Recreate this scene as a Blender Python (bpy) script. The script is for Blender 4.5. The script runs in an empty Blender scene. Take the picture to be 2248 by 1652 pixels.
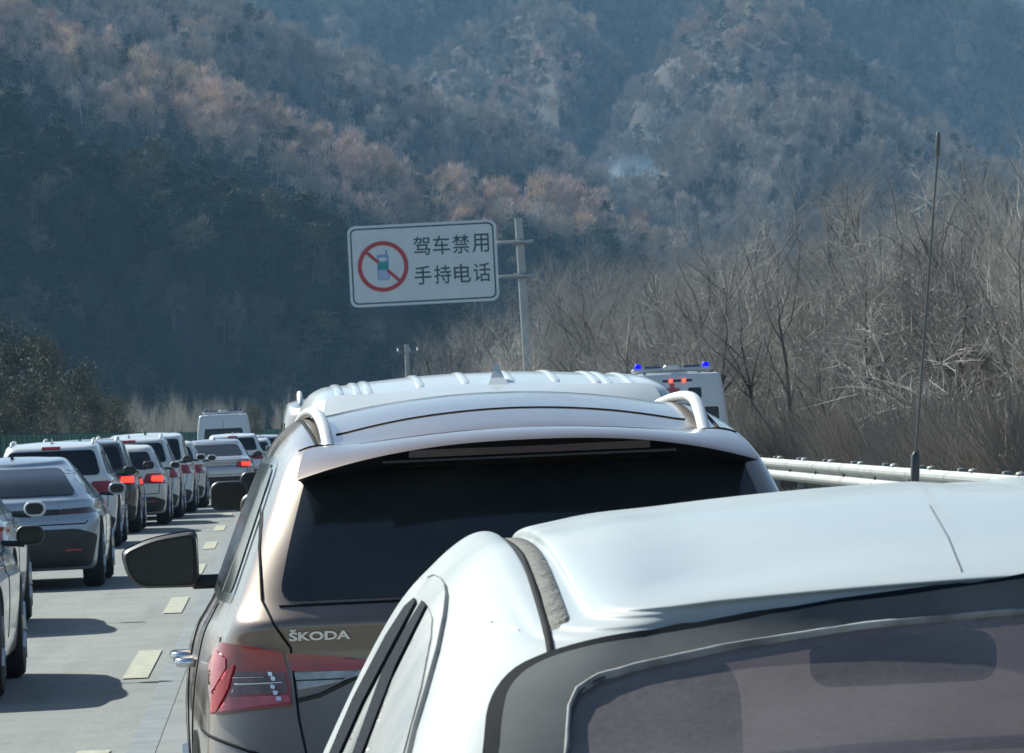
import bpy, bmesh, math, random
import numpy as np
from mathutils import Vector, Matrix, geometry, noise
from mathutils.bvhtree import BVHTree
R = math.radians
rnd = random.Random(7)
S = bpy.context.scene
COL = S.collection

# ---------------------------------------------------------------- camera, sky, sun, exposure
# world: +Y runs along the road, X across it (0 = the camera's own line), Z up, road surface at z = 0
W_PX, H_PX, F_PX = 2248.0, 1652.0, 11700.0      # picture measured 2248 wide
CAM_Z = 1.64
HORIZON_DROP = 80.0                              # horizon lies this far below the picture centre
ROAD_YAW = math.atan(515.0 / F_PX)               # camera looks this far to the right of the road
ROLL = R(2.5)
cam_data = bpy.data.cameras.new('camera')
cam = bpy.data.objects.new('camera', cam_data)
COL.objects.link(cam); S.camera = cam
cam_data.sensor_width = 36.0
cam_data.lens = 36.0 * F_PX / W_PX
cam_data.clip_start = 0.5; cam_data.clip_end = 20000
pitch = math.atan(HORIZON_DROP / F_PX)
CAM_M = (Matrix.Translation((0, 0, CAM_Z)) @ Matrix.Rotation(-ROAD_YAW, 4, 'Z') @
         Matrix.Rotation(R(90) + pitch, 4, 'X') @ Matrix.Rotation(-ROLL, 4, 'Z'))
cam.matrix_world = CAM_M
cam_data.dof.use_dof = True
cam_data.dof.focus_distance = 13.0
cam_data.dof.aperture_fstop = 80.0

SUN_EL, SUN_AZ = R(38), R(-41)                   # ahead of us and to the left
sun_dir = Vector((math.sin(SUN_AZ) * math.cos(SUN_EL), math.cos(SUN_AZ) * math.cos(SUN_EL), math.sin(SUN_EL)))
wd = bpy.data.worlds.new('World'); S.world = wd; wd.use_nodes = True
nt = wd.node_tree; nt.nodes.clear()
sky = nt.nodes.new('ShaderNodeTexSky'); sky.sky_type = 'NISHITA'; sky.sun_disc = False
sky.sun_elevation = SUN_EL; sky.sun_rotation = SUN_AZ
sky.air_density = 1.0; sky.dust_density = 0.6; sky.ozone_density = 1.5
bg = nt.nodes.new('ShaderNodeBackground'); bg.inputs[1].default_value = 0.075
ow = nt.nodes.new('ShaderNodeOutputWorld')
nt.links.new(sky.outputs[0], bg.inputs[0]); nt.links.new(bg.outputs[0], ow.inputs[0])
sl = bpy.data.lights.new('sun', 'SUN'); sl.energy = 5.0; sl.angle = R(0.5); sl.color = (0.985, 1.0, 0.92)
so = bpy.data.objects.new('sun', sl); COL.objects.link(so)
so.rotation_euler = (-sun_dir).to_track_quat('-Z', 'Y').to_euler(); so.location = (0, 0, 50)
S.view_settings.view_transform = 'Standard'; S.view_settings.look = 'None'
S.view_settings.exposure = 0.68; S.view_settings.gamma = 1.0
S.view_settings.use_curve_mapping = False
S.cycles.use_denoising = True
S.cycles.max_bounces = 6; S.cycles.diffuse_bounces = 2; S.cycles.glossy_bounces = 3
S.cycles.transmission_bounces = 4; S.cycles.transparent_max_bounces = 12; S.cycles.volume_bounces = 0
S.cycles.volume_step_rate = 4.0; S.cycles.caustics_reflective = False; S.cycles.caustics_refractive = False

def ray(x, y):
    """direction through a point of the 2248 x 1652 picture, with unit depth along the view axis"""
    v = Vector(((x - W_PX / 2) / F_PX, -(y - H_PX / 2) / F_PX, -1.0))
    return CAM_M.to_3x3() @ v
def at(x, y, d):
    return Vector((0, 0, CAM_Z)) + ray(x, y) * d
def ground_at(x, y, z=0.0):
    r = ray(x, y); t = (z - CAM_Z) / r.z
    return Vector((0, 0, CAM_Z)) + r * t
def bend(y):                                     # the road swings gently right far ahead
    return 0.0 if y < 280 else (y - 280) ** 2 / 3000.0

def grade(y):                                    # and dips a little beyond the near cars
    return 0.0 if y < 90 else -0.22 * ((min(y, 200) - 90) / 85) ** 2

# ---------------------------------------------------------------- helpers
def tag(o, label=None, cat=None, group=None, kind=None):
    for k, v in (('label', label), ('category', cat), ('group', group), ('kind', kind)):
        if v: o[k] = v
    return o
def empty(name, loc=(0, 0, 0), rz=0.0):
    o = bpy.data.objects.new(name, None); COL.objects.link(o)
    o.location = loc; o.rotation_euler = (0, 0, rz); o.empty_display_size = 0.3
    return o
def link(name, me, parent=None):
    o = bpy.data.objects.new(name, me); COL.objects.link(o)
    if parent is not None: o.parent = parent
    return o
def mesh(name, v, f, mats, smooth=False, mi=None):
    me = bpy.data.meshes.new(name)
    me.from_pydata([tuple(p) for p in v], [], [tuple(q) for q in f])
    for m in (mats if isinstance(mats, (list, tuple)) else [mats]): me.materials.append(m)
    if smooth: me.polygons.foreach_set('use_smooth', [True] * len(me.polygons))
    if mi is not None: me.polygons.foreach_set('material_index', mi)
    me.update()
    return me
class MB:
    """collects simple shapes into one mesh"""
    def __init__(s): s.v = []; s.f = []
    def add(s, v, f):
        n = len(s.v); s.v += [Vector(p) for p in v]; s.f += [tuple(i + n for i in q) for q in f]; return s
    def box(s, x0, x1, y0, y1, z0, z1, bev=0.0, M=None):
        if bev > 0:
            v = []; b = bev
            for (X, Y, Z) in [(x0, y0, z0), (x1, y0, z0), (x1, y1, z0), (x0, y1, z0), (x0, y0, z1), (x1, y0, z1), (x1, y1, z1), (x0, y1, z1)]:
                sx = b if X == x0 else -b; sy = b if Y == y0 else -b; sz = b if Z == z0 else -b
                v += [(X, Y + sy, Z + sz), (X + sx, Y, Z + sz), (X + sx, Y + sy, Z)]
            bm = bmesh.new(); [bm.verts.new(p) for p in v]
            r = bmesh.ops.convex_hull(bm, input=bm.verts[:])
            bm.verts.index_update()
            v = [q.co.copy() for q in bm.verts]; f = [[w.index for w in q.verts] for q in bm.faces]; bm.free()
        else:
            v = [(x0, y0, z0), (x1, y0, z0), (x1, y1, z0), (x0, y1, z0), (x0, y0, z1), (x1, y0, z1), (x1, y1, z1), (x0, y1, z1)]
            f = [(0, 3, 2, 1), (4, 5, 6, 7), (0, 1, 5, 4), (1, 2, 6, 5), (2, 3, 7, 6), (3, 0, 4, 7)]
        if M is not None: v = [M @ Vector(p) for p in v]
        return s.add(v, f)
    def tube(s, pts, rad, n=8, cap=True, flat=None):
        """tube through pts, radius or radii; flat=(sx,sz) squashes the section"""
        pts = [Vector(p) for p in pts]; m = len(pts)
        rs = rad if isinstance(rad, (list, tuple)) else [rad] * m
        v = []; up = Vector((0, 0, 1))
        for i, p in enumerate(pts):
            t = (pts[min(i + 1, m - 1)] - pts[max(i - 1, 0)])
            t = t.normalized() if t.length > 1e-9 else up
            a = t.cross(up if abs(t.z) < 0.95 else Vector((1, 0, 0))).normalized(); b = a.cross(t).normalized()
            fa, fb = flat if flat else (1, 1)
            for k in range(n):
                w = 2 * math.pi * k / n
                v.append(p + (a * math.cos(w) * fa + b * math.sin(w) * fb) * rs[i])
        f = []
        for i in range(m - 1):
            for k in range(n):
                f.append((i * n + k, i * n + (k + 1) % n, (i + 1) * n + (k + 1) % n, (i + 1) * n + k))
        if cap: f += [tuple(range(n))[::-1], tuple((m - 1) * n + k for k in range(n))]
        return s.add(v, f)
    def lathe(s, prof, axis='Z', n=24, org=(0, 0, 0)):
        """prof: (radius, height) pairs turned about an axis"""
        v = []; o = Vector(org)
        for (r, h) in prof:
            for k in range(n):
                w = 2 * math.pi * k / n; c, q = r * math.cos(w), r * math.sin(w)
                v.append(o + Vector({'Z': (c, q, h), 'X': (h, c, q), 'Y': (q, h, c)}[axis]))
        f = [(i * n + k, i * n + (k + 1) % n, (i + 1) * n + (k + 1) % n, (i + 1) * n + k) for i in range(len(prof) - 1) for k in range(n)]
        f += [tuple(range(n))[::-1], tuple((len(prof) - 1) * n + k for k in range(n))]
        return s.add(v, f)
    def obj(s, name, mat, parent=None, smooth=False, auto=False):
        me = mesh(name, s.v, s.f, mat, smooth)
        if auto:
            me.polygons.foreach_set('use_smooth', [True] * len(me.polygons))
            me.set_sharp_from_angle(angle=R(35))
        return link(name, me, parent)

# ---------------------------------------------------------------- materials
MATS = {}
def nodes_of(m): return m.node_tree.nodes, m.node_tree.links
def mat(name, col, rough=0.6, metal=0.0, coat=0.0, spec=0.5, var=0.0, scale=4.0, bump=0.0, bscale=40.0, emit=None, estr=0.0,
        dirt=None, dirt_amt=0.0, dirt_scale=3.0, alpha=1.0, objvar=0.0):
    if name in MATS: return MATS[name]
    m = bpy.data.materials.new(name); m.use_nodes = True; MATS[name] = m
    N, L = nodes_of(m); b = N['Principled BSDF']
    b.inputs['Roughness'].default_value = rough; b.inputs['Metallic'].default_value = metal
    b.inputs['Coat Weight'].default_value = coat; b.inputs['Coat Roughness'].default_value = 0.04
    b.inputs['Specular IOR Level'].default_value = spec
    b.inputs['Alpha'].default_value = alpha
    c = (*col, 1.0)
    tc = N.new('ShaderNodeTexCoord')
    last = None
    if var > 0:
        t = N.new('ShaderNodeTexNoise'); t.inputs['Scale'].default_value = scale; t.inputs['Detail'].default_value = 8
        L.new(tc.outputs['Object'], t.inputs['Vector'])
        mx = N.new('ShaderNodeMix'); mx.data_type = 'RGBA'
        mx.inputs[6].default_value = tuple(x * (1 - var) for x in col) + (1,); mx.inputs[7].default_value = tuple(min(1, x * (1 + var)) for x in col) + (1,)
        mr = N.new('ShaderNodeMapRange'); mr.inputs[1].default_value = 0.3; mr.inputs[2].default_value = 0.7
        L.new(t.outputs[0], mr.inputs[0]); L.new(mr.outputs[0], mx.inputs[0]); last = mx.outputs[2]
    if dirt is not None:
        t = N.new('ShaderNodeTexNoise'); t.inputs['Scale'].default_value = dirt_scale; t.inputs['Detail'].default_value = 10
        t.inputs['Roughness'].default_value = 0.65
        L.new(tc.outputs['Object'], t.inputs['Vector'])
        mr = N.new('ShaderNodeMapRange'); mr.inputs[1].default_value = 0.38; mr.inputs[2].default_value = 0.75
        mr.inputs[3].default_value = dirt_amt * 0.25; mr.inputs[4].default_value = dirt_amt
        L.new(t.outputs[0], mr.inputs[0])
        mx = N.new('ShaderNodeMix'); mx.data_type = 'RGBA'; mx.inputs[6].default_value = c; mx.inputs[7].default_value = (*dirt, 1)
        if last is not None: L.new(last, mx.inputs[6])
        L.new(mr.outputs[0], mx.inputs[0]); last = mx.outputs[2]
        mr2 = N.new('ShaderNodeMapRange'); mr2.inputs[3].default_value = rough; mr2.inputs[4].default_value = min(1, rough + 0.5)
        L.new(mr.outputs[0], mr2.inputs[0]); L.new(mr2.outputs[0], b.inputs['Roughness'])
        if coat > 0:
            mr3 = N.new('ShaderNodeMapRange'); mr3.inputs[3].default_value = 0.03; mr3.inputs[4].default_value = 0.5
            L.new(mr.outputs[0], mr3.inputs[0]); L.new(mr3.outputs[0], b.inputs['Coat Roughness'])
    if last is not None: L.new(last, b.inputs['Base Color'])
    else: b.inputs['Base Color'].default_value = c
    if bump > 0:
        t = N.new('ShaderNodeTexNoise'); t.inputs['Scale'].default_value = bscale; t.inputs['Detail'].default_value = 6
        L.new(tc.outputs['Object'], t.inputs['Vector'])
        bp = N.new('ShaderNodeBump'); bp.inputs['Strength'].default_value = bump; bp.inputs['Distance'].default_value = 0.02
        L.new(t.outputs[0], bp.inputs['Height']); L.new(bp.outputs[0], b.inputs['Normal'])
    if emit is not None:
        b.inputs['Emission Color'].default_value = (*emit, 1); b.inputs['Emission Strength'].default_value = estr
    return m
DUST = (0.42, 0.41, 0.36)
M_rubber = mat('rubber', (0.022, 0.022, 0.024), 0.75, bump=0.3, bscale=60)
M_black = mat('black_plastic', (0.02, 0.022, 0.024), 0.5, var=0.25, scale=8)
M_gap = mat('panel_gap', (0.012, 0.013, 0.015), 0.8, spec=.1)
M_rim = mat('alloy', (0.45, 0.46, 0.47), 0.35, metal=0.8)
M_chrome = mat('chrome', (0.75, 0.76, 0.78), 0.12, metal=1.0)
M_silver = mat('satin_silver', (0.66, 0.68, 0.67), 0.42, metal=0.35, var=0.08)
M_glass = mat('tinted_glass', (0.006, 0.011, 0.014), 0.05, spec=0.4, dirt=(0.14, 0.15, 0.145), dirt_amt=0.07, dirt_scale=2.5)
M_lens_red = mat('red_lens', (0.28, 0.008, 0.010), 0.15, coat=0.6, var=0.2, scale=12)
M_lens_lit = mat('lit_brake_lens', (0.6, 0.02, 0.01), 0.3, emit=(1.0, 0.03, 0.015), estr=2.2)
M_lens_clear = mat('clear_lens', (0.25, 0.22, 0.23), 0.15, coat=1.0)
M_plate = mat('plate_blue', (0.03, 0.10, 0.38), 0.5)
M_plate_w = mat('plate_white', (0.7, 0.7, 0.7), 0.5)
# ---------------------------------------------------------------- ground, road, markings
def bank(x, y):
    """height of the land beside the road"""
    o = x - bend(y)
    h = -0.03
    if o > 9.2:
        t = min(1, (o - 9.2) / 40.0); h += 3.2 * t * t * (3 - 2 * t) + 0.35 * noise.noise(Vector((x * 0.13, y * 0.09, 1.0))) * min(1, (o - 9.2) / 3)
        if o > 12: h += min(14, (o - 12) * 0.11)
    if o < -8.4:
        t = min(1, (-8.4 - o) / 8.0); h += -0.5 * t + 0.3 * noise.noise(Vector((x * 0.1, y * 0.07, 5.0))) * t
    return h + grade(y)
M_soil = mat('dry_soil', (0.115, 0.10, 0.078), 0.95, var=0.35, scale=0.6, bump=0.6, bscale=6)
xs = list(np.concatenate([np.linspace(-2600, -120, 14), np.linspace(-100, -10, 26), np.linspace(-8.3, 9.2, 12), np.linspace(10, 70, 44), np.linspace(80, 2600, 18)]))
ys = list(np.concatenate([np.linspace(-600, -30, 10), np.linspace(-20, 330, 120), np.linspace(345, 700, 26), np.linspace(760, 4200, 20)]))
v = [(x + bend(min(y, 700)), y, bank(x + bend(min(y, 700)), y) if y < 700 else bank(x + bend(700), 700)) for y in ys for x in xs]
nx = len(xs)
f = [(j * nx + i, j * nx + i + 1, (j + 1) * nx + i + 1, (j + 1) * nx + i) for j in range(len(ys) - 1) for i in range(nx - 1)]
tag(link('ground', mesh('ground', v, f, M_soil, True)), kind='structure')

def strip(name, x0, x1, y0, y1, z, m, step=6.0):
    n = max(1, int((y1 - y0) / step)); vv = []; ff = []
    for i in range(n + 1):
        y = y0 + (y1 - y0) * i / n; b = bend(y)
        vv += [(x0 + b, y, z + grade(y)), (x1 + b, y, z + grade(y))]
    for i in range(n): ff.append((2 * i, 2 * i + 1, 2 * i + 3, 2 * i + 2))
    return mesh(name, vv, ff, m)

M_road = bpy.data.materials.new('asphalt'); M_road.use_nodes = True
N, L = nodes_of(M_road); b = N['Principled BSDF']; tc = N.new('ShaderNodeTexCoord')
def tex(scale, det, sc=(1, 1, 1)):
    mp = N.new('ShaderNodeMapping'); mp.inputs['Scale'].default_value = sc; L.new(tc.outputs['Object'], mp.inputs[0])
    t = N.new('ShaderNodeTexNoise'); t.inputs['Scale'].default_value = scale; t.inputs['Detail'].default_value = det
    L.new(mp.outputs[0], t.inputs['Vector']); return t
def mixc(fac, c1, c2, bt='MIX'):
    mx = N.new('ShaderNodeMix'); mx.data_type = 'RGBA'; mx.blend_type = bt
    for s, c in ((6, c1), (7, c2)):
        if isinstance(c, tuple): mx.inputs[s].default_value = (*c, 1)
        else: L.new(c, mx.inputs[s])
    if isinstance(fac, float): mx.inputs[0].default_value = fac
    else: L.new(fac, mx.inputs[0])
    return mx.outputs[2]
def rng(o, a, b_, c=0.0, d=1.0):
    mr = N.new('ShaderNodeMapRange')
    for i, x in enumerate((a, b_, c, d)): mr.inputs[i + 1].default_value = x
    L.new(o, mr.inputs[0]); return mr.outputs[0]
c = mixc(rng(tex(30, 10).outputs[0], 0.35, 0.65), (0.175, 0.186, 0.172), (0.265, 0.278, 0.255))
c = mixc(rng(tex(0.35, 4, (1, 0.12, 1)).outputs[0], 0.4, 0.65), c, mixc(0.75, c, (0.165, 0.175, 0.168)))
c = mixc(rng(tex(2.2, 6, (1.6, 0.08, 1)).outputs[0], 0.5, 0.75, 0, 0.5), c, (0.13, 0.138, 0.135))
c = mixc(rng(tex(1.6, 9).outputs[0], 0.35, 0.62, 0, 1), mixc(0.20, c, (0.07, 0.075, 0.075)), c)
c = mixc(rng(tex(7, 12, (1, .5, 1)).outputs[0], 0.58, 0.74, 0, .55), c, (0.11, 0.115, 0.11))
L.new(c, b.inputs['Base Color']); b.inputs['Roughness'].default_value = 0.85
bp = N.new('ShaderNodeBump'); bp.inputs['Strength'].default_value = 0.5; bp.inputs['Distance'].default_value = 0.01
L.new(tex(120, 4).outputs[0], bp.inputs['Height']); L.new(bp.outputs[0], b.inputs['Normal'])
tag(link('road', strip('road', -8.2, 9.2, -60, 480, 0.0, M_road)), kind='structure')
M_paint = mat('worn_yellowish_paint', (0.43, 0.42, 0.30), 0.7, var=0.25, scale=9, dirt=(0.2, 0.2, 0.18), dirt_amt=0.75, dirt_scale=14)
M_paint_w = mat('worn_white_paint', (0.5, 0.5, 0.47), 0.7, var=0.25, scale=9, dirt=(0.2, 0.2, 0.18), dirt_amt=0.5, dirt_scale=14)
M_seal = mat('joint_sealant', (0.165, 0.182, 0.185), 0.7, var=0.2, scale=3)
M_patch = mat('newer_asphalt', (0.195, 0.207, 0.20), 0.85, var=0.2, scale=1.2, bump=0.4, bscale=100)
g1, g2 = ground_at(290, 1465), ground_at(405, 1325)
LX = (g1.x + g2.x) / 2
# dashes: measured in the photo at about 34-41 m and 48-55 m
a0 = ground_at(265, 1492).y; a1 = ground_at(318, 1430).y; b0 = ground_at(375, 1347).y
mbm = MB()
per = (b0 - a1) + (a1 - a0)
y = a0 - per * 8
for k in range(60):
    yy = y + per * k
    if yy > 380: break
    w = 0.085; x = LX + bend(yy) ; x2 = LX + bend(yy + (a1 - a0))
    n0 = len(mbm.v)
    mbm.add([(x - w, yy, .008 + grade(yy)), (x + w, yy, .008 + grade(yy)), (x2 + w, yy + (a1 - a0), .009 + grade(yy + (a1 - a0))), (x2 - w, yy + (a1 - a0), .009 + grade(yy + (a1 - a0)))], [(0, 1, 2, 3)])
tag(mbm.obj('lane_markings', M_paint), kind='structure')
tag(link('road_joint', strip('road_joint', LX + .17, LX + .32, -40, 400, 0.004, M_seal)), kind='structure')
tag(link('road_patch', strip('road_patch', LX + .324, LX + 3.9, -40, 400, 0.004, M_patch)), kind='structure')
for nm, x in (('edge_line', 5.4), ('edge_line', -5.3)):
    tag(link(nm, strip(nm, x, x + .15, -40, 400, 0.012, M_paint_w)), kind='structure')

# ---------------------------------------------------------------- guard rail on the right
M_galv = mat('galvanised_steel', (0.33, 0.355, 0.35), 0.5, metal=0.35, var=0.12, scale=2.0, dirt=(0.25, 0.22, 0.17), dirt_amt=0.5, dirt_scale=1.3)
M_galv_dark = mat('weathered_steel', (0.20, 0.22, 0.23), 0.6, metal=0.5, var=0.2)
RAIL_X = 8.05
prof = [(0.0, .37), (-.015, .39), (-.075, .42), (-.083, .455), (-.07, .485), (-.012, .52), (-.003, .54), (-.012, .56), (-.07, .595), (-.083, .625), (-.075, .66), (-.015, .69), (0, .71)]
def rail_pos(y): return RAIL_X + bend(y)
gr = empty('guard_rail', (0, 0, 0)); tag(gr, 'galvanised double-wave steel guard rail along the right edge of the road', 'guard rail')
yy = 36.0; span = 4.0
while yy < 210:
    vv = []; ff = []
    n = len(prof)
    for yk in (yy + .01, yy + span + .12):
        s_ = 0.0 if yk < yy + 1 else 0.004
        for (dx, z) in prof: vv.append((rail_pos(yk) + dx + s_, yk, z + grade(yk)))
    for i in range(n - 1): ff.append((i, i + 1, n + i + 1, n + i))
    o = link('beam', mesh('beam', vv, ff, M_galv, False), gr)
    md = o.modifiers.new('thickness', 'SOLIDIFY'); md.thickness = 0.004
    p = MB().lathe([(.057, -.4), (.057, .72), (.05, .735), (.01, .74)], 'Z', 12, (rail_pos(yy) + .15, yy + .05, grade(yy)))
    p.obj('post', M_galv_dark, gr, auto=True)
    q = MB().box(rail_pos(yy) - .005, rail_pos(yy) + .10, yy - .02, yy + .12, .42 + grade(yy), .68 + grade(yy), .012); q.obj('spacer_block', M_galv_dark, gr)
    for zz in (.54,):
        MB().lathe([(.02, 0), (.02, .02), (.008, .03)], 'X', 8, (rail_pos(yy) - .035, yy + .05, zz + grade(yy))).obj('bolt', M_galv_dark, gr, auto=True)
    MB().lathe([(.055, .712), (.06, .73), (.04, .75), (.01, .757)], 'Z', 12, (rail_pos(yy) + .02, yy + 2.0, grade(yy))).obj('reflector_cap', M_galv, gr, auto=True)
    yy += span

# ---------------------------------------------------------------- green fence on the left
M_green = mat('green_mesh_panel', (0.02, 0.125, 0.085), 0.7, var=0.25, scale=0.7)
M_green_d = mat('green_post', (0.018, 0.09, 0.06), 0.5)
fe = empty('green_fence'); tag(fe, 'long dark green panel fence along the far left side of the road', 'fence')
FP = [(-7.4, 60, 1.70), (-7.4, 140, 1.64), (-7.4, 280, 1.42), (-7.4 + bend(340), 340, 1.3), (-7.4 + bend(400), 400, 1.2), (-7.4 + bend(440), 440, 1.15), (-7.4 + bend(480), 480, 1.1)]
def fpos(y):
    for i in range(len(FP) - 1):
        if FP[i][1] <= y <= FP[i + 1][1]:
            t = (y - FP[i][1]) / (FP[i + 1][1] - FP[i][1]); return [FP[i][k] + (FP[i + 1][k] - FP[i][k]) * t for k in (0, 2)]
    return [FP[-1][0], FP[-1][2]]
yy = 60
while yy < 470:
    st = 3.0
    (xa, za), (xb, zb) = fpos(yy), fpos(yy + st)
    m_ = MB(); K = 12
    za += 0.03 * rnd.uniform(-1, 1)
    vv = []; ff = []
    for k in range(K + 1):
        t = k / K; xx = xa + (xb - xa) * t; y2 = yy + .04 + (st - .08) * t; dx = .03 if k % 2 else -.01
        for xo in (dx, dx + .012):
            vv += [(xx + xo, y2, -.3), (xx + xo, y2, za + (zb - za) * t)]
    for k in range(K):
        o4 = 4 * k
        ff += [(o4, o4 + 1, o4 + 5, o4 + 4), (o4 + 2, o4 + 6, o4 + 7, o4 + 3), (o4 + 1, o4 + 3, o4 + 7, o4 + 5)]
    m_.add(vv, ff).obj('panel', M_green, fe)
    MB().box(xa - .04, xa + .06, yy - .04, yy + .035, -.3, za + .05).obj('post', M_green_d, fe)
    yy += st
# ---------------------------------------------------------------- tree shapes used on the far hillsides
def tint_mat(name, base, var=0.25, rough=0.85):
    m = bpy.data.materials.new(name); m.use_nodes = True
    N, L = nodes_of(m); b = N['Principled BSDF']; b.inputs['Roughness'].default_value = rough
    b.inputs['Specular IOR Level'].default_value = 0.15
    a = N.new('ShaderNodeAttribute'); a.attribute_type = 'INSTANCER'; a.attribute_name = 'tint'
    oi = N.new('ShaderNodeObjectInfo'); hv = N.new('ShaderNodeHueSaturation')
    mr = N.new('ShaderNodeMapRange'); mr.inputs[3].default_value = 1 - var; mr.inputs[4].default_value = 1 + var
    L.new(oi.outputs['Random'], mr.inputs[0]); L.new(mr.outputs[0], hv.inputs['Value']); L.new(a.outputs['Color'], hv.inputs['Color'])
    L.new(hv.outputs[0], b.inputs['Base Color'])
    return m
M_twig_far = tint_mat('far_twigs', None); M_needle_far = tint_mat('far_needles', None, 0.3)

def card_quads(items):
    """items: (centre, direction, length, width) -> thin four-sided blades"""
    v = []; f = []
    for (c, d, ln, w) in items:
        d = d.normalized(); s = d.cross(Vector((rnd.gauss(0, 1), rnd.gauss(0, 1), rnd.gauss(0, 1))))
        if s.length < 1e-4: s = Vector((1, 0, 0))
        s = s.normalized() * w * 0.5; n = len(v)
        v += [c - s, c + s, c + d * ln + s * .3, c + d * ln - s * .3]; f.append((n, n + 1, n + 2, n + 3))
    return v, f
def far_decid(h, n):
    it = []
    mb = MB().tube([(0, 0, -1.5), (.05, .02, h * .4), (0, .08, h * .7)], [.11, .08, .03], 4, False)
    clumps = [(Vector((rnd.uniform(-.27, .27) * h, rnd.uniform(-.27, .27) * h, h * rnd.uniform(.45, .93))), rnd.uniform(.10, .2) * h) for _ in range(9)]
    for c, r in clumps:
        mb.tube([(0, 0, h * rnd.uniform(.2, .45)), c], [.05, .02], 3, False)
    for _ in range(n):
        c, r = rnd.choice(clumps)
        p = c + Vector((rnd.gauss(0, .5), rnd.gauss(0, .5), rnd.gauss(0, .5))) * r
        d = (p - Vector((0, 0, h * .35))).normalized() + Vector((rnd.gauss(0, .35), rnd.gauss(0, .35), rnd.gauss(0, .35) + .25))
        it.append((p, d, rnd.uniform(.35, .95), rnd.uniform(.035, .10)))
    v, f = card_quads(it); mb.add(v, f); return mb
def far_pine(h, n):
    mb = MB().tube([(0, 0, -1.5), (.1, 0, h * .95)], [.13, .03], 4, False); it = []
    for k in range(9):
        z = h * (.3 + .68 * k / 9) ; r = h * .27 * (1.15 - .8 * k / 9)
        for j in range(5):
            a = rnd.uniform(0, 6.28); q = r * rnd.uniform(.5, 1)
            c = Vector((math.cos(a) * q, math.sin(a) * q, z + rnd.uniform(-.2, .2)))
            for _ in range(n // 45):
                p = c + Vector((rnd.gauss(0, .38), rnd.gauss(0, .38), rnd.gauss(0, .10)))
                it.append((p, Vector((rnd.gauss(0, 1), rnd.gauss(0, 1), rnd.uniform(0, .9))), rnd.uniform(.25, .5), rnd.uniform(.08, .16)))
    v, f = card_quads(it); mb.add(v, f); return mb
def far_bush(h, n):
    it = []
    for _ in range(n):
        a = rnd.uniform(0, 6.28); q = rnd.uniform(0, .6) * h * .7
        p = Vector((math.cos(a) * q, math.sin(a) * q, rnd.uniform(-.2, .5) * h))
        it.append((p, Vector((math.cos(a) * .5 + rnd.gauss(0, .3), math.sin(a) * .5 + rnd.gauss(0, .3), 1)), rnd.uniform(.2, .5) * h, rnd.uniform(.008, .022)))
    v, f = card_quads(it); return MB().add(v, f)
def brush(h, n):
    it = []; st = [(Vector((rnd.gauss(0, .5), rnd.gauss(0, .5), 0)), Vector((rnd.gauss(0, .4), rnd.gauss(0, .4), 1)).normalized(), h * rnd.uniform(.6, 1)) for _ in range(14)]
    for p, d, l in st: it.append((p, d, l, .035))
    for _ in range(n):
        p, d, l = rnd.choice(st); t = rnd.uniform(.15, 1) ; q = p + d * l * t + Vector((rnd.gauss(0, .22), rnd.gauss(0, .22), rnd.gauss(0, .15)))
        it.append((q, d * .5 + Vector((rnd.gauss(0, .6), rnd.gauss(0, .6), rnd.gauss(0, .4) + .2)), rnd.uniform(.2, .7), rnd.uniform(.010, .024)))
    v, f = card_quads(it); return MB().add(v, f)
src = bpy.data.collections.new('far_tree_shapes')
def add_src(name, mb, m):
    o = bpy.data.objects.new(name, mesh(name, mb.v, mb.f, m)); src.objects.link(o)
for k in range(4): add_src('a%d_bare' % k, far_decid(5.2 + .5 * k, 620), M_twig_far)
for k in range(3): add_src('b%d_pine' % k, far_pine(5.2 + .5 * k, 1100), M_needle_far)
for k in range(2): add_src('c%d_bush' % k, far_bush(2.2, 800), M_twig_far)
for k in range(3): add_src('d%d_brush' % k, brush(4.0, 1500), M_twig_far)

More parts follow.
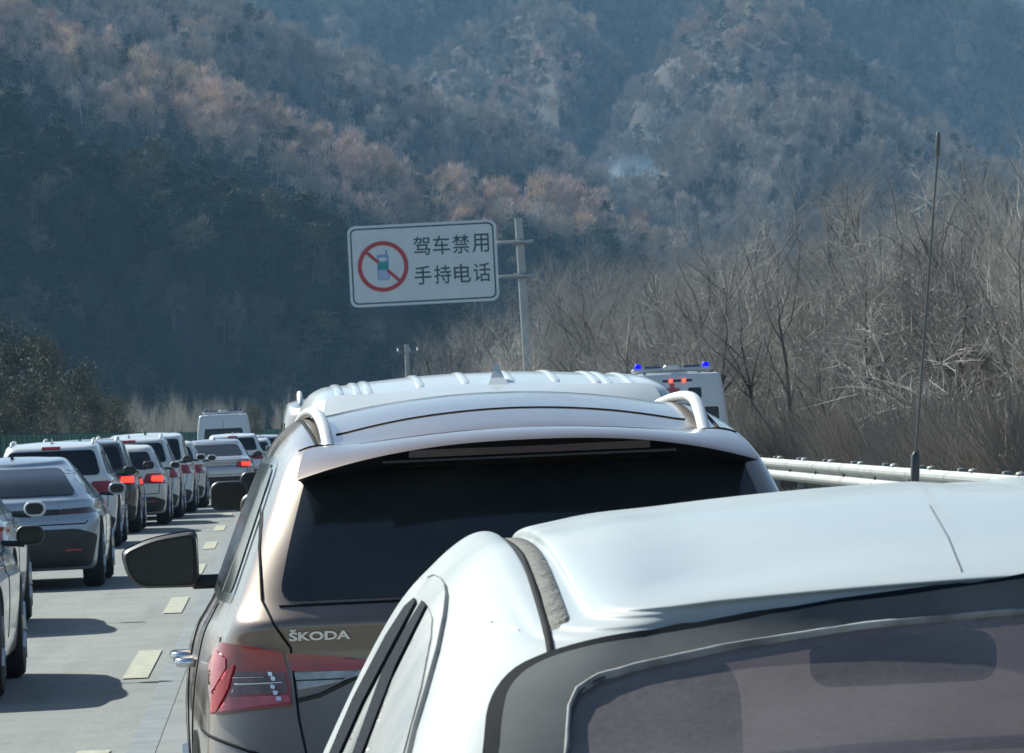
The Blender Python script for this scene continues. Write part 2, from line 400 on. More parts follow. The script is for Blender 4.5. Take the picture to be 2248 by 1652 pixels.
def forest(name, label, pts):
    """pts: (position, type index, scale, tint) -> one scattered mass"""
    me = bpy.data.meshes.new(name)
    me.from_pydata([tuple(p[0]) for p in pts], [], [])
    a = me.attributes.new('kind_index', 'INT', 'POINT'); a.data.foreach_set('value', [int(p[1]) for p in pts])
    a = me.attributes.new('size', 'FLOAT', 'POINT'); a.data.foreach_set('value', [float(p[2]) for p in pts])
    a = me.attributes.new('turn', 'FLOAT_VECTOR', 'POINT'); a.data.foreach_set('vector', [q for p in pts for q in (rnd.gauss(0, .06), rnd.gauss(0, .06), rnd.uniform(0, 6.28))])
    a = me.attributes.new('tint', 'FLOAT_COLOR', 'POINT'); a.data.foreach_set('color', [q for p in pts for q in (*p[3], 1.0)])
    o = link(name, me); tag(o, label, 'forest', kind='stuff')
    g = bpy.data.node_groups.new(name, 'GeometryNodeTree')
    g.interface.new_socket('Geometry', in_out='INPUT', socket_type='NodeSocketGeometry')
    g.interface.new_socket('Geometry', in_out='OUTPUT', socket_type='NodeSocketGeometry')
    n = g.nodes; i = n.new('NodeGroupInput'); ou = n.new('NodeGroupOutput')
    ci = n.new('GeometryNodeCollectionInfo'); ci.inputs[0].default_value = src; ci.inputs[1].default_value = True; ci.inputs[2].default_value = True
    ip = n.new('GeometryNodeInstanceOnPoints'); ip.inputs['Pick Instance'].default_value = True
    def na(nm, dt):
        q = n.new('GeometryNodeInputNamedAttribute'); q.data_type = dt; q.inputs[0].default_value = nm; return q.outputs[0]
    g.links.new(i.outputs[0], ip.inputs['Points']); g.links.new(ci.outputs[0], ip.inputs['Instance'])
    g.links.new(na('kind_index', 'INT'), ip.inputs['Instance Index'])
    g.links.new(na('turn', 'FLOAT_VECTOR'), ip.inputs['Rotation']); g.links.new(na('size', 'FLOAT'), ip.inputs['Scale'])
    g.links.new(ip.outputs[0], ou.inputs[0])
    md = o.modifiers.new('scatter', 'NODES'); md.node_group = g
    return o

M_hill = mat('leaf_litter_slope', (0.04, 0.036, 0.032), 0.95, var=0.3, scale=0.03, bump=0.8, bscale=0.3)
BARE = [(0.38, 0.345, 0.315), (0.35, 0.335, 0.31), (0.40, 0.345, 0.315), (0.29, 0.285, 0.27)]
ROSY = [(0.55, 0.41, 0.36), (0.52, 0.42, 0.36), (0.60, 0.46, 0.34), (0.45, 0.35, 0.31)]
OLIVE = [(0.085, 0.10, 0.055), (0.07, 0.09, 0.05), (0.12, 0.12, 0.065)]
PINE = [(0.035, 0.060, 0.035), (0.045, 0.07, 0.04), (0.03, 0.05, 0.035)]
def lerp_poly(poly, x):
    if x <= poly[0][0]: return poly[0][1]
    for (x0, y0), (x1, y1) in zip(poly, poly[1:]):
        if x <= x1: return y0 + (y1 - y0) * (x - x0) / (x1 - x0)
    return poly[-1][1]
def hill(name, label, crest, D, foot, slope, spacing, chooser, amp=0.22, freq=55.0, seed=0.0, gentle=1.35, Dside=0.0, size=1.0):
    """a ridge standing D metres off: crest heights measured in the photo, a real slope towards us and one falling away behind"""
    x0, x1 = crest[0][0], crest[-1][0]; nu = 150; nv = 46
    def surf(u, t):
        x = x0 + (x1 - x0) * u
        yc = lerp_poly(crest, x) + 10 * noise.noise(Vector((x / 60, seed, 0))) + 5 * noise.noise(Vector((x / 22, seed, 3)))
        d = D + Dside * (u - .5)
        C = at(x, yc, d); H = C.z + 3
        if t <= 1:
            run = H / math.tan(slope); dirv = Vector((C.x, C.y, 0)).normalized()
            lat = C.x * 1.0
            spur = 1 - abs(noise.noise(Vector((lat / freq + t * .35, t * .9, seed)))) * 2.2
            spur += .5 * (1 - abs(noise.noise(Vector((lat / (freq * .4), t * 2.0, seed + 5)))) * 2)
            env = min(1, t * 3.0)
            P = C - dirv * (run * t + amp * H * spur * env * (1 - .4 * t))
            P.z = C.z - H * (t ** gentle)
            return P
        s = t - 1; dirv = Vector((C.x, C.y, 0)).normalized()
        P = C + dirv * (s * H * 2.5); P.z = C.z - H * s * 1.0
        return P
    rows = [j / 36 for j in range(37)][::-1] + [1 + j / 9 for j in range(1, 10)]
    # rows: foot .. crest, then down the far side
    ts = [j / 36 for j in range(36, -1, -1)]
    vs = []
    for t in ts:
        for i in range(nu + 1): vs.append(surf(i / nu, t))
    for j in range(1, 7):
        for i in range(nu + 1): vs.append(surf(i / nu, 1 + j / 6.0))
    nrow = len(ts) + 6
    # row 36 is the crest (t = 0); rows after it run behind it
    fs = [(j * (nu + 1) + i, j * (nu + 1) + i + 1, (j + 1) * (nu + 1) + i + 1, (j + 1) * (nu + 1) + i) for j in range(nrow - 1) for i in range(nu)]
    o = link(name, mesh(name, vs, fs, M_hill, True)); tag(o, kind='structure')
    # trees
    pts = []; nfront = (len(ts) - 1) * nu; VA = np.array([tuple(p) for p in vs]); FA = np.array(fs[:nfront + nu // 1])
    ar = np.linalg.norm(np.cross(VA[FA[:, 1]] - VA[FA[:, 0]], VA[FA[:, 3]] - VA[FA[:, 0]]), axis=1)
    xc = x0 + (x1 - x0) * ((np.arange(len(FA)) % nu) + .5) / nu
    ar *= (xc > -160) & (xc < 2410); cum = np.cumsum(ar); n = int(cum[-1] / (spacing * spacing))
    pickf = np.searchsorted(cum, np.array([rnd.random() for _ in range(n)]) * cum[-1])
    for fi in pickf:
        fi = int(min(fi, len(FA) - 1)); a_, b_ = rnd.random(), rnd.random(); q = fs[fi]
        P = vs[q[0]].lerp(vs[q[1]], a_).lerp(vs[q[3]].lerp(vs[q[2]], a_), b_)
        u = ((fi % nu) + a_) / nu; t = max(0.0, 1 - ((fi // nu) + b_) / 36.0); x = x0 + (x1 - x0) * u
        if P.z < -2: continue
        k, sc, tn = chooser(u, t, x, P)
        pts.append((P, k, sc * size, tn))
    forest('forest', label, pts)
    return o
def pick(c):
    k = rnd.uniform(.82, 1.18); return tuple(min(.62, q * k * rnd.uniform(.97, 1.03)) for q in rnd.choice(c))
def ch_far(u, t, x, P):
    if rnd.random() < .08: return rnd.choice((4, 5, 6)), rnd.uniform(.8, 1.2), pick(PINE)
    n_ = noise.noise(P * .02)
    return rnd.randrange(4), rnd.uniform(.75, 1.3), pick(ROSY if n_ > .22 and rnd.random() < .5 else BARE)
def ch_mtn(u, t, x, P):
    k, s_, c = ch_far(u, t, x, P); return k, s_, tuple(q * .55 for q in c)  # same trees dimmed: the steep face's shade is put into their tint
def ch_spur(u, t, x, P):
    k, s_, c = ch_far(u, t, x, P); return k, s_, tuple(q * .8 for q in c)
def ch_L1(u, t, x, P):
    n_ = noise.noise(P * .03)
    lim = .33 + .16 * n_
    if t > lim and rnd.random() < .9:
        return rnd.choice((4, 5, 6)), rnd.uniform(.8, 1.45), pick(PINE if rnd.random() < .75 else OLIVE)
    if rnd.random() < .12: return rnd.choice((4, 5, 6)), rnd.uniform(.7, 1.1), pick(OLIVE)
    return rnd.randrange(4), rnd.uniform(.7, 1.25), pick(ROSY if rnd.random() < .68 + n_ else BARE)
def ch_L0(u, t, x, P):
    if rnd.random() < .17 + .5 * max(0, noise.noise(P * .035)): return rnd.randrange(4), rnd.uniform(.6, 1.1), pick([(0.2, .185, .13), (0.17, 0.165, 0.12), (.24, .22, .16)])
    return rnd.choice((4, 5, 6)), rnd.uniform(.8, 1.5), pick(PINE if rnd.random() < .7 else OLIVE)

hill('far_ridge', 'dim blue forested ridge at the top corner behind the rest', [(-600, -60), (2900, -60)], 3200, 500, R(40), 9, ch_far, seed=1, freq=160, size=1.5)
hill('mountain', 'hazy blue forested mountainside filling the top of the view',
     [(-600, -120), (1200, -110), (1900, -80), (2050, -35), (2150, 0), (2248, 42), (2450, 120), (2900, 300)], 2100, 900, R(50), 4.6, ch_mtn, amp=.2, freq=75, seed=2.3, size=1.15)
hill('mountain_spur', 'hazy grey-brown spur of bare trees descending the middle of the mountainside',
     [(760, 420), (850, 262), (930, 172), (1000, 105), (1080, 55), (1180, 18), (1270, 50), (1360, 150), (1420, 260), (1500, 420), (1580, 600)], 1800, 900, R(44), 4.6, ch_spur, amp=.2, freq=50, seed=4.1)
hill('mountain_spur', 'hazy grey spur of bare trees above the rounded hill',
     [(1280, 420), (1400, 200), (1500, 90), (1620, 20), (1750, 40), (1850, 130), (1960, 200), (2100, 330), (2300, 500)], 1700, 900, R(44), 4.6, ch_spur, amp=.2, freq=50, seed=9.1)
hill('rounded_hill', 'brown rounded hill of bare trees behind the roadside thicket',
     [(1300, 560), (1390, 430), (1450, 385), (1530, 300), (1640, 238), (1760, 222), (1880, 243), (1980, 292), (2080, 335), (2200, 400), (2450, 490), (2700, 600)], 1350, 930, R(38), 3.9, ch_far, amp=.22, freq=45, seed=6.2)
hill('back_ridge', 'grey ridge of bare trees sloping down behind the rosy one',
     [(-500, -260), (0, -120), (200, -60), (380, 0), (470, 20), (560, 62), (640, 112), (700, 142), (850, 190), (1000, 262), (1150, 315), (1230, 362), (1310, 412), (1400, 475), (1500, 560), (1650, 700), (1800, 860)],
     1280, 930, R(40), 3.9, ch_far, amp=.2, freq=40, seed=7.7)
hill('front_ridge', 'rosy brown ridge of oaks above dark pines',
     [(-500, -120), (-200, -50), (0, 42), (60, 70), (130, 110), (250, 160), (380, 206), (470, 228), (560, 272), (640, 322), (800, 368), (900, 424), (1000, 436), (1130, 442), (1230, 456), (1330, 490), (1420, 545), (1550, 650), (1700, 800)],
     1000, 930, R(42), 3.4, ch_L1, amp=.22, freq=30, seed=3.3)
hill('pine_slope', 'dark green pine slope at the foot of the hills',
     [(-500, 130), (-200, 200), (0, 300), (120, 350), (250, 420), (420, 455), (600, 530), (700, 560), (850, 640), (960, 700), (1050, 760), (1150, 850), (1250, 930)],
     720, 935, R(50), 3.3, ch_L0, amp=.25, freq=24, seed=5.5, gentle=1.1)

# low bushes and dry grass on the flats
pts = []
for _ in range(15000):
    y = rnd.uniform(60, 480); o = rnd.choice((1, 1, -1)); 
    if o > 0: xx = 9.4 + bend(y) + abs(rnd.gauss(0, 11)) + .2
    else: xx = fpos(min(y, 479))[0] - 1.0 - abs(rnd.gauss(0, 20))
    g_ = rnd.choice([(0.31, 0.285, 0.25), (0.27, 0.25, 0.22), (0.33, 0.285, 0.225), (.22, .21, .19)])
    P = Vector((xx, y, bank(xx, y)))
    big = xx - bend(y) > 13 and rnd.random() < .75
    pts.append((P, 9 + rnd.randrange(3) if big else 7 + rnd.randrange(2), rnd.uniform(.5, 1.15) if big else rnd.uniform(.3, 1.0) * (1.0 if xx > 0 else .75), pick([g_])))
forest('undergrowth', 'dry brown undergrowth and dead grass beside the road', pts)
# ---------------------------------------------------------------- bare roadside trees, each one a thing
def bark(name, col, var=0.3):
    m = bpy.data.materials.new(name); m.use_nodes = True
    N, L = nodes_of(m); b = N['Principled BSDF']; b.inputs['Roughness'].default_value = 0.85; b.inputs['Specular IOR Level'].default_value = .2
    oi = N.new('ShaderNodeObjectInfo'); hv = N.new('ShaderNodeHueSaturation'); hv.inputs['Color'].default_value = (*col, 1)
    tc = N.new('ShaderNodeTexCoord'); t = N.new('ShaderNodeTexNoise'); t.inputs['Scale'].default_value = 1.3; L.new(tc.outputs['Object'], t.inputs['Vector'])
    ad = N.new('ShaderNodeMath'); L.new(oi.outputs['Random'], ad.inputs[0]); L.new(t.outputs[0], ad.inputs[1])
    mr = N.new('ShaderNodeMapRange'); mr.inputs[2].default_value = 2; mr.inputs[3].default_value = 1 - 2 * var; mr.inputs[4].default_value = 1 + 2 * var
    L.new(ad.outputs[0], mr.inputs[0]); L.new(mr.outputs[0], hv.inputs['Value']); L.new(hv.outputs[0], b.inputs['Base Color'])
    return m
B_brown = bark('brown_twigs', (0.33, 0.305, 0.27)); B_dark = bark('dark_bark', (0.085, 0.076, 0.07)); B_pale = bark('pale_twigs', (0.55, 0.52, 0.46))
B_olive = bark('olive_leaves', (0.11, 0.11, 0.075)); B_straw = bark('straw_twigs', (0.45, 0.41, 0.35))
def bare_tree(h, seed, spread=0.55, trunk_frac=.18, droop=0.0, levels=(9, 7, 6, 4), lean=0.1, thick=1.0, up=.25):
    r = random.Random(seed); T = MB(); C = MB()
    def branch(p, d, ln, rad, lev):
        seg = 4 if lev < 2 else (3 if lev == 2 else 2); pts = [p.copy()]; q = p.copy(); dd = d.normalized()
        for s in range(seg):
            dd = (dd + Vector((r.gauss(0, .16), r.gauss(0, .16), r.gauss(0, .12) + (up * .35 - droop * lev * .2)))).normalized()
            q = q + dd * ln / seg; pts.append(q.copy())
        n = (7, 5, 4, 3, 3)[lev]
        rs = [rad * (1 - .75 * i / seg) for i in range(seg + 1)]
        (T if lev < 2 else C).tube(pts, rs, n, False)
        if lev >= len(levels): return
        for k in range(levels[lev]):
            t = r.uniform(trunk_frac if lev == 0 else .15, 1.0); i = min(seg - 1, int(t * seg)); a = pts[i].lerp(pts[i + 1], t * seg - i)
            dl = (pts[i + 1] - pts[i]).normalized()
            side = dl.cross(Vector((r.gauss(0, 1), r.gauss(0, 1), r.gauss(0, 1)))).normalized()
            nd = dl * r.uniform(.35, .8) + side * spread * r.uniform(.7, 1.5) + Vector((0, 0, up))
            branch(a, nd, ln * r.uniform(.38, .62) * (1.0 if lev else (1.15 - .5 * t)), rad * (1 - .7 * t) * r.uniform(.4, .6), lev + 1)
    branch(Vector((0, 0, -.3)), Vector((r.gauss(0, lean), r.gauss(0, lean), 1)), h * .62, h * .015 * thick, 0)
    return T, C
kinds = []
for i in range(5):
    T, C = bare_tree(6.6, 11 + i, spread=.62, levels=(10, 8, 6, 4)); kinds.append((T, C, B_dark, B_brown))
for i in range(3):
    T, C = bare_tree(6.6, 31 + i, spread=.75, levels=(11, 9, 6, 3), droop=.35, lean=.25); kinds.append((T, C, B_brown, B_pale))
for i in range(2):
    T, C = bare_tree(6.6, 51 + i, spread=.30, levels=(16, 8, 5, 3), up=.6, thick=.7, trunk_frac=.05); kinds.append((T, C, B_straw, B_straw))
T_, C_ = bare_tree(6.6, 92, spread=.7, levels=(13, 10, 8, 4), thick=.55, lean=.05, up=.3)
TM = [(mesh('trunk', T.v, T.f, a), mesh('crown', C.v, C.f, b)) for (T, C, a, b) in kinds]
def leafy(h, seed):
    r = random.Random(seed); T = MB().tube([(0, 0, -.3), (.1, 0, h * .5), (0, .1, h * .9)], [.13, .08, .03], 6, False); it = []
    cl = [(Vector((r.uniform(-.3, .3) * h, r.uniform(-.3, .3) * h, h * r.uniform(.3, .95))), r.uniform(.09, .18) * h) for _ in range(22)]
    for c, q in cl:
        c.x *= 1.2 - c.z / h; c.y *= 1.2 - c.z / h
        T.tube([(0, 0, c.z * .6), c], [.04, .012], 3, False)
        for _ in range(230):
            it.append((c + Vector((r.gauss(0, .5), r.gauss(0, .5), r.gauss(0, .45))) * q, Vector((r.gauss(0, 1), r.gauss(0, 1), r.gauss(0, 1))), r.uniform(.08, .2), r.uniform(.05, .11)))
    v, f = card_quads(it); return T, MB().add(v, f)
for i in range(3):
    T, C = leafy(6.6, 71 + i); TM.append((mesh('trunk', T.v, T.f, B_dark), mesh('crown', C.v, C.f, B_olive)))
TM.append((mesh('trunk', T_.v, T_.f, B_brown), mesh('crown', C_.v, C_.f, B_pale)))
def plant(k, x, y, h, label, group, name='bare_tree', cat='tree'):
    e = empty(name, (x, y, bank(x, y)), rnd.uniform(0, 6.28)); s = h / 6.6; e.scale = (s * rnd.uniform(.85, 1.2),) * 2 + (s,)
    tag(e, label, cat, group); link('trunk', TM[k][0], e); link('crown', TM[k][1], e)
    return e
G1 = 'bare trees in the thicket behind the guard rail'
rt = random.Random(5)
# rows of the thicket: offset from the road, spacing, distances
for (off, y0, y1, st, h0) in ((11.0, 84, 330, 5.2, 4.6), (14.0, 74, 380, 5.0, 6.0), (18.0, 72, 420, 5.2, 6.8), (23.5, 85, 440, 6.2, 7.4), (31, 120, 470, 8.5, 8.0)):
    y = y0
    while y < y1:
        x = off + bend(y) + rt.uniform(-1.4, 1.4); px_ = -515 + (x) * F_PX / y
        if 1124 + px_ > 860 and px_ < 1300:
            h = h0 * 1.12 * rt.uniform(.75, 1.2) * (1.0 + .28 * min(1, max(0, (y - 110) / 90)))
            k = rt.choice((0, 1, 2, 3, 4, 0, 1, 2, 3, 4, 5, 6, 7)) if y < 150 else rt.choice((0, 1, 2, 3, 4, 5, 6, 7))
            if k >= 5 and k <= 7: plant(k, x, y + rt.uniform(-1, 1), h, 'bare tree with pale twigs in the thicket behind the guard rail', 'pale bare trees in the thicket')
            else: plant(k, x, y + rt.uniform(-1, 1), h, 'bare grey-brown tree with dense twigs in the thicket behind the guard rail', G1)
        y += st * rt.uniform(.7, 1.35)
# far end of the thicket, where the road line is lost behind it
TOP = [(900, 770), (960, 715), (1060, 640), (1180, 560), (1300, 535), (1450, 545), (1600, 600), (1700, 590)]
px_ = 912
while px_ < 1640:
    d = rt.uniform(345, 425); g = at(px_, 880, d); h = at(px_, lerp_poly(TOP, px_) + rt.uniform(-5, 60), d).z - bank(g.x, g.y); h *= 1.32
    plant(rt.choice((0, 1, 2, 3, 4, 6)), g.x, g.y, h, 'bare grey-brown tree with dense twigs in the thicket behind the guard rail', G1)
    px_ += rt.uniform(11, 24)
# the tall pale tree at the edge of the picture
for (px_, py_, d, h, k, lab) in ((2240, 150, 78, 10.8, 13, 'tall bare tree with long pale curving branches, standing highest right of the whip antenna'),
                                (2255, 420, 86, 9.5, 13, 'bare tree with fine pale twigs fanning out just behind the black antenna'),):
    g = at(px_, 900, d); e_ = plant(k, g.x, g.y, h, lab, None); e_.rotation_euler.z += math.pi * (d < 80)
# left: leafless saplings and olive trees beyond the green fence
y = 170
while y < 478:
    fx = fpos(y)[0]
    for o in (3, 7, 12):
        x = fx - o - rt.uniform(-1.5, 1.5); pxx = 1124 - 515 + x * F_PX / y
        if -80 < pxx < 680 and pxx > 150: plant(rt.choice((8, 9)), x, y + rt.uniform(-2, 2), rt.uniform(2.6, 4.2) * (1 + (y - 170) / 500), 'slender leafless sapling in the pale thicket beyond the green fence', 'pale leafless saplings beyond the green fence', 'sapling')
    y += rt.uniform(2.6, 5.2)
for (px_, d, h, k) in ((100, 250, 7.0, 10), (30, 260, 7.6, 11), (-40, 255, 7.4, 12), (165, 270, 6.0, 12), (60, 235, 4.6, 11), (120, 230, 4.2, 10), (205, 240, 4.0, 11), (10, 225, 4.0, 12), (560, 330, 3.4, 10), (250, 262, 3.9, 10)):
    g = at(px_, 900, d); plant(k, g.x, g.y, h, 'bushy olive-green tree beyond the green fence', 'olive-green trees beyond the green fence', 'bushy_tree')
# ---------------------------------------------------------------- vehicle building kit
# car space: +Y forward, y = 0 at the rearmost point, z = 0 on the road
def quad3(a, m, b, t):                            # value running a -> m -> b along 0..1
    return a * (1 - t) * (1 - 2 * t) + 4 * m * t * (1 - t) + b * t * (2 * t - 1)
def loop_pts(lv, n=(11, 9, 26, 9, 11)):
    """half outline from rear centre round the right side to front centre"""
    z0, zm, z1, yr, yf, w, cr, cf, bow, tap = lv
    cr = min(cr, w * .98, (yf - yr) * .48); cf = min(cf, w * .98, (yf - yr) * .48)
    P = []
    def W(y):
        t = min(1.0, max(0.0, (y - yr) / max(.05, yf - yr)))
        return w * (1 - tap * max(0, (.35 - t) / .35) ** 2 - .045 * max(0, (t - .6) / .4) ** 2)
    wr = W(yr + cr)
    for i in range(n[0]): t = i / n[0]; x = (wr - cr) * t; P.append((x, yr + bow * (t * .8) ** 2))
    yb = yr + bow * .64
    for i in range(n[1]):
        a = i / n[1] * math.pi / 2; P.append((wr - cr + cr * math.sin(a), yb + cr * .9 * (1 - math.cos(a))))
    ya, ye = yb + cr * .9, yf - bow * .5 - cf * .9
    for i in range(n[2]):
        t = i / n[2]; y = ya + (ye - ya) * t
        P.append((W(y) if t > 0 else wr, y))
    wf = W(ye); fb = bow * 1.5 + .04
    for i in range(n[3]):
        a = i / n[3] * math.pi / 2; P.append((wf - cf + cf * math.cos(a), ye + (yf - fb * .64 - ye) * math.sin(a)))
    for i in range(n[4] + 1): t = 1 - i / n[4]; P.append(((wf - cf) * t, yf - fb * (t * .8) ** 2))
    out = []
    for (x, y) in P:
        t = (y - yr) / max(1e-6, yf - yr); out.append(Vector((x, y, quad3(z0, zm, z1, min(1, max(0, t))))))
    return out
def catmull(p0, p1, p2, p3, t):
    return 0.5 * ((2 * p1) + (p2 - p0) * t + (2 * p0 - 5 * p1 + 4 * p2 - p3) * t * t + (3 * p1 - p0 - 3 * p2 + p3) * t ** 3)
def body_mesh(levels, sub=4, roofk=4, n=(11, 9, 26, 9, 11), droop=None):
    """levels: (z rear, z mid, z front, y rear, y front, half width, rear corner, front corner, rear bow, rear taper)"""
    L = [np.array(l, float) for l in levels]; rows = []
    for i in range(len(L) - 1):
        p0 = L[max(0, i - 1)]; p3 = L[min(len(L) - 1, i + 2)]
        for s in range(sub): rows.append(catmull(p0, L[i], L[i + 1], p3, s / sub))
    rows.append(L[-1])
    v = []; f = []
    loops = [loop_pts(r, n) for r in rows]
    ki = len(levels) - roofk; k0 = ki * sub; lk, le = levels[ki], levels[-1]; c_ = le[1] - lk[1]   # one smooth crown over the roof
    za, zb, zc_ = lk[0] + .35 * c_, le[1], lk[2] + .35 * c_
    if droop: za = lk[0] + .1 * c_
    for j in range(k0, len(loops)):
        w_ = min(1.0, (j - k0) / (1.2 * sub)); w_ = w_ * w_ * (3 - 2 * w_)
        for p in loops[j]:
            t = (p.y - lk[3]) / (lk[4] - lk[3]); z = quad3(za, zb, zc_, t) - c_ * (p.x / lk[5]) ** 2; p.z = p.z * (1 - w_) + z * w_
    if droop:                                     # edges of the roof hang lower than its middle, also along the rear edge
        kd, am = droop
        for j, l in enumerate(loops):
            q = min(1.0, max(0.0, (j / sub - kd + 3) / 3))
            for p in l:
                fy = min(1.0, max(0.0, 1 - (p.y - .5) / .7)); p.z -= am * q * p.x ** 2 * fy * fy * (3 - 2 * fy)
    for h in loops:
        full = h + [Vector((-p.x, p.y, p.z)) for p in h[-2:0:-1]]
        v += full; m = len(full)
    for j in range(len(rows) - 1):
        for k in range(m): f.append((j * m + k, j * m + (k + 1) % m, (j + 1) * m + (k + 1) % m, (j + 1) * m + k))
    f.append(tuple((len(rows) - 1) * m + k for k in range(m))); f.append(tuple(range(m))[::-1])
    return v, f
class Car:
    def __init__(s, name, label, cat, levels, paint, loc, rz, group=None, n=(11, 9, 26, 9, 11), sub=4, under=True, roofk=4, droop=None):
        s.root = empty(name, loc, rz); tag(s.root, label, cat, group)
        s.M = Matrix.Translation(loc) @ Matrix.Rotation(rz, 4, 'Z'); s.Mi = s.M.inverted()
        s.v, s.f = body_mesh(levels, sub, roofk, n=n, droop=droop); s.paint = paint; s.levels = levels
        s.bvh = BVHTree.FromPolygons([Vector(p) for p in s.v], s.f)
        me = mesh('body', s.v, s.f, paint, True); s.body = link('body', me, s.root)
    # --- where a 2D point lands on the skin
    def hit_rear(s, p):
        r = s.bvh.ray_cast(Vector((p[0], -3, p[1])), Vector((0, 1, 0))); return (r[0], r[1]) if r[0] else None
    def hit_side(s, sg):
        def h(p):
            r = s.bvh.ray_cast(Vector((sg * 3, p[0], p[1])), Vector((-sg, 0, 0))); return (r[0], r[1]) if r[0] else None
        return h
    def hit_top(s, p):
        r = s.bvh.ray_cast(Vector((p[0], p[1], 5)), Vector((0, 0, -1))); return (r[0], r[1]) if r[0] else None
    def hit_px(s, p):
        o = s.Mi @ Vector((0, 0, CAM_Z)); d = (s.Mi.to_3x3() @ ray(p[0], p[1])).normalized()
        r = s.bvh.ray_cast(o, d); return (r[0], r[1]) if r[0] else None
    def hit_dir(s, d, org):
        """casts along a fixed slanted direction: org(p) gives the start"""
        def h(p):
            r = s.bvh.ray_cast(org(p), d); return (r[0], r[1]) if r[0] else None
        return h
    def panel(s, name, outline, hit, m, off=.004, thick=.012, step=.04, holes=(), parent=None, scale=1.0):
        """a thin plate that follows the skin inside a 2D outline"""
        P = [Vector(q) for q in densify(outline, step)]; Hs = [[Vector(q) for q in densify(h, step)] for h in holes]
        allv = list(P); edges = [(i, (i + 1) % len(P)) for i in range(len(P))]
        for h in Hs:
            n0 = len(allv); allv += h; edges += [(n0 + i, n0 + (i + 1) % len(h)) for i in range(len(h))]
        xs_ = [p.x for p in P]; ys_ = [p.y for p in P]
        gx = np.arange(min(xs_), max(xs_), step); gy = np.arange(min(ys_), max(ys_), step)
        for a in gx:
            for b_ in gy:
                if inside(P, a, b_) and not any(inside(h, a, b_) for h in Hs): allv.append(Vector((a + step * .3, b_ + step * .21)))
        vs, es, fs, *_ = geometry.delaunay_2d_cdt(allv, edges, [], 0, 1e-6)
        keep = []
        for q in fs:
            c = sum((vs[i] for i in q), Vector((0, 0))) / len(q)
            if inside(P, c.x, c.y) and not any(inside(h, c.x, c.y) for h in Hs): keep.append(q)
        pos = {}; 
        for i, p in enumerate(vs):
            r = hit(p)
            if r: pos[i] = r
        keep = [q for q in keep if all(i in pos for i in q)]
        if not keep: return None
        # throw away faces that jump between far apart skins
        used = sorted({i for q in keep for i in q}); ix = {i: k for k, i in enumerate(used)}
        V = []; 
        for i in used:
            c, n_ = pos[i]
            V.append(c + n_ * off)
        n0 = len(V)
        for i in used:
            c, n_ = pos[i]; V.append(c + n_ * (off - thick))
        F = []; cnt = {}
        for q in keep:
            g = [ix[i] for i in q]; 
            nrm = (V[g[1]] - V[g[0]]).cross(V[g[2]] - V[g[0]]); 
            if nrm.dot(pos[q[0]][1]) < 0: g = g[::-1]
            F.append(tuple(g))
            for a, b_ in zip(g, g[1:] + g[:1]): cnt[(a, b_)] = 1
        for (a, b_) in list(cnt):
            if (b_, a) not in cnt: F.append((b_, a, a + n0, b_ + n0))
        me = mesh(name, V, F, m); me.polygons.foreach_set('use_smooth', [True] * len(me.polygons)); me.set_sharp_from_angle(angle=R(50))
        return link(name, me, parent or s.root)
    def line(s, name, pts, hit, w, m=None, off=.0025, step=.015, parent=None):
        """a narrow seam or trim along a 2D line"""
        P = densify_open(pts, step); Lf = []; Rt = []
        for i, p in enumerate(P):
            a = Vector(P[max(0, i - 1)]); b_ = Vector(P[min(len(P) - 1, i + 1)]); t = (b_ - a).normalized(); nn = Vector((-t.y, t.x)) * w / 2
            Lf.append(Vector(p) + nn); Rt.append(Vector(p) - nn)
        V = []; 
        for a, b_ in zip(Lf, Rt):
            ra, rb = hit(a), hit(b_)
            if not ra or not rb: continue
            mid = hit((a + b_) / 2) or ra
            V += [ra[0] + ra[1] * off, mid[0] + mid[1] * (off + .001), rb[0] + rb[1] * off, ra[0] - ra[1] * .004, rb[0] - rb[1] * .004]
        n_ = len(V) // 5; F = []
        for i in range(n_ - 1):
            a = 5 * i; b_ = a + 5
            F += [(a, a + 1, b_ + 1, b_), (a + 1, a + 2, b_ + 2, b_ + 1), (a + 3, a, b_, b_ + 3), (a + 2, a + 4, b_ + 4, b_ + 2)]
        if n_ < 2: return None
        return link(name, mesh(name, V, F, m or M_gap, True), parent or s.root)
    def wheel(s, x, y, r=.34, w=.22, steer=0.0):
        sg = 1 if x > 0 else -1
        t = MB().lathe([(r * .62, -w / 2), (r * .9, -w / 2), (r * .98, -w * .36), (r, -w * .2), (r, w * .2), (r * .98, w * .36), (r * .9, w / 2), (r * .62, w / 2)], 'X', 32)
        tyre = t.obj('wheel', M_rubber, s.root, auto=True); tyre.location = (x - sg * w / 2, y, r); tyre.rotation_euler = (0, 0, steer)
        q = MB().lathe([(r * .64, -.02), (r * .66, w * .44), (r * .60, w * .47), (r * .56, w * .3), (r * .15, w * .25)] if sg > 0 else
                       [(r * .64, .02), (r * .66, -w * .44), (r * .60, -w * .47), (r * .56, -w * .3), (r * .15, -w * .25)], 'X', 24)
        q.obj('barrel', M_gap, tyre, auto=True)
        sp = MB()
        for k in range(5):
            a = k * 2 * math.pi / 5; c, n_ = math.cos(a), math.sin(a)
            sp.tube([(sg * w * .40, c * r * .1, n_ * r * .1), (sg * w * .44, c * r * .62, n_ * r * .62)], [r * .13, r * .09], 4)
        sp.lathe([(r * .16, sg * w * .3), (r * .15, sg * w * .46), (r * .05, sg * w * .48)], 'X', 12)
        sp.obj('rim', M_rim, tyre, auto=True)
        return tyre
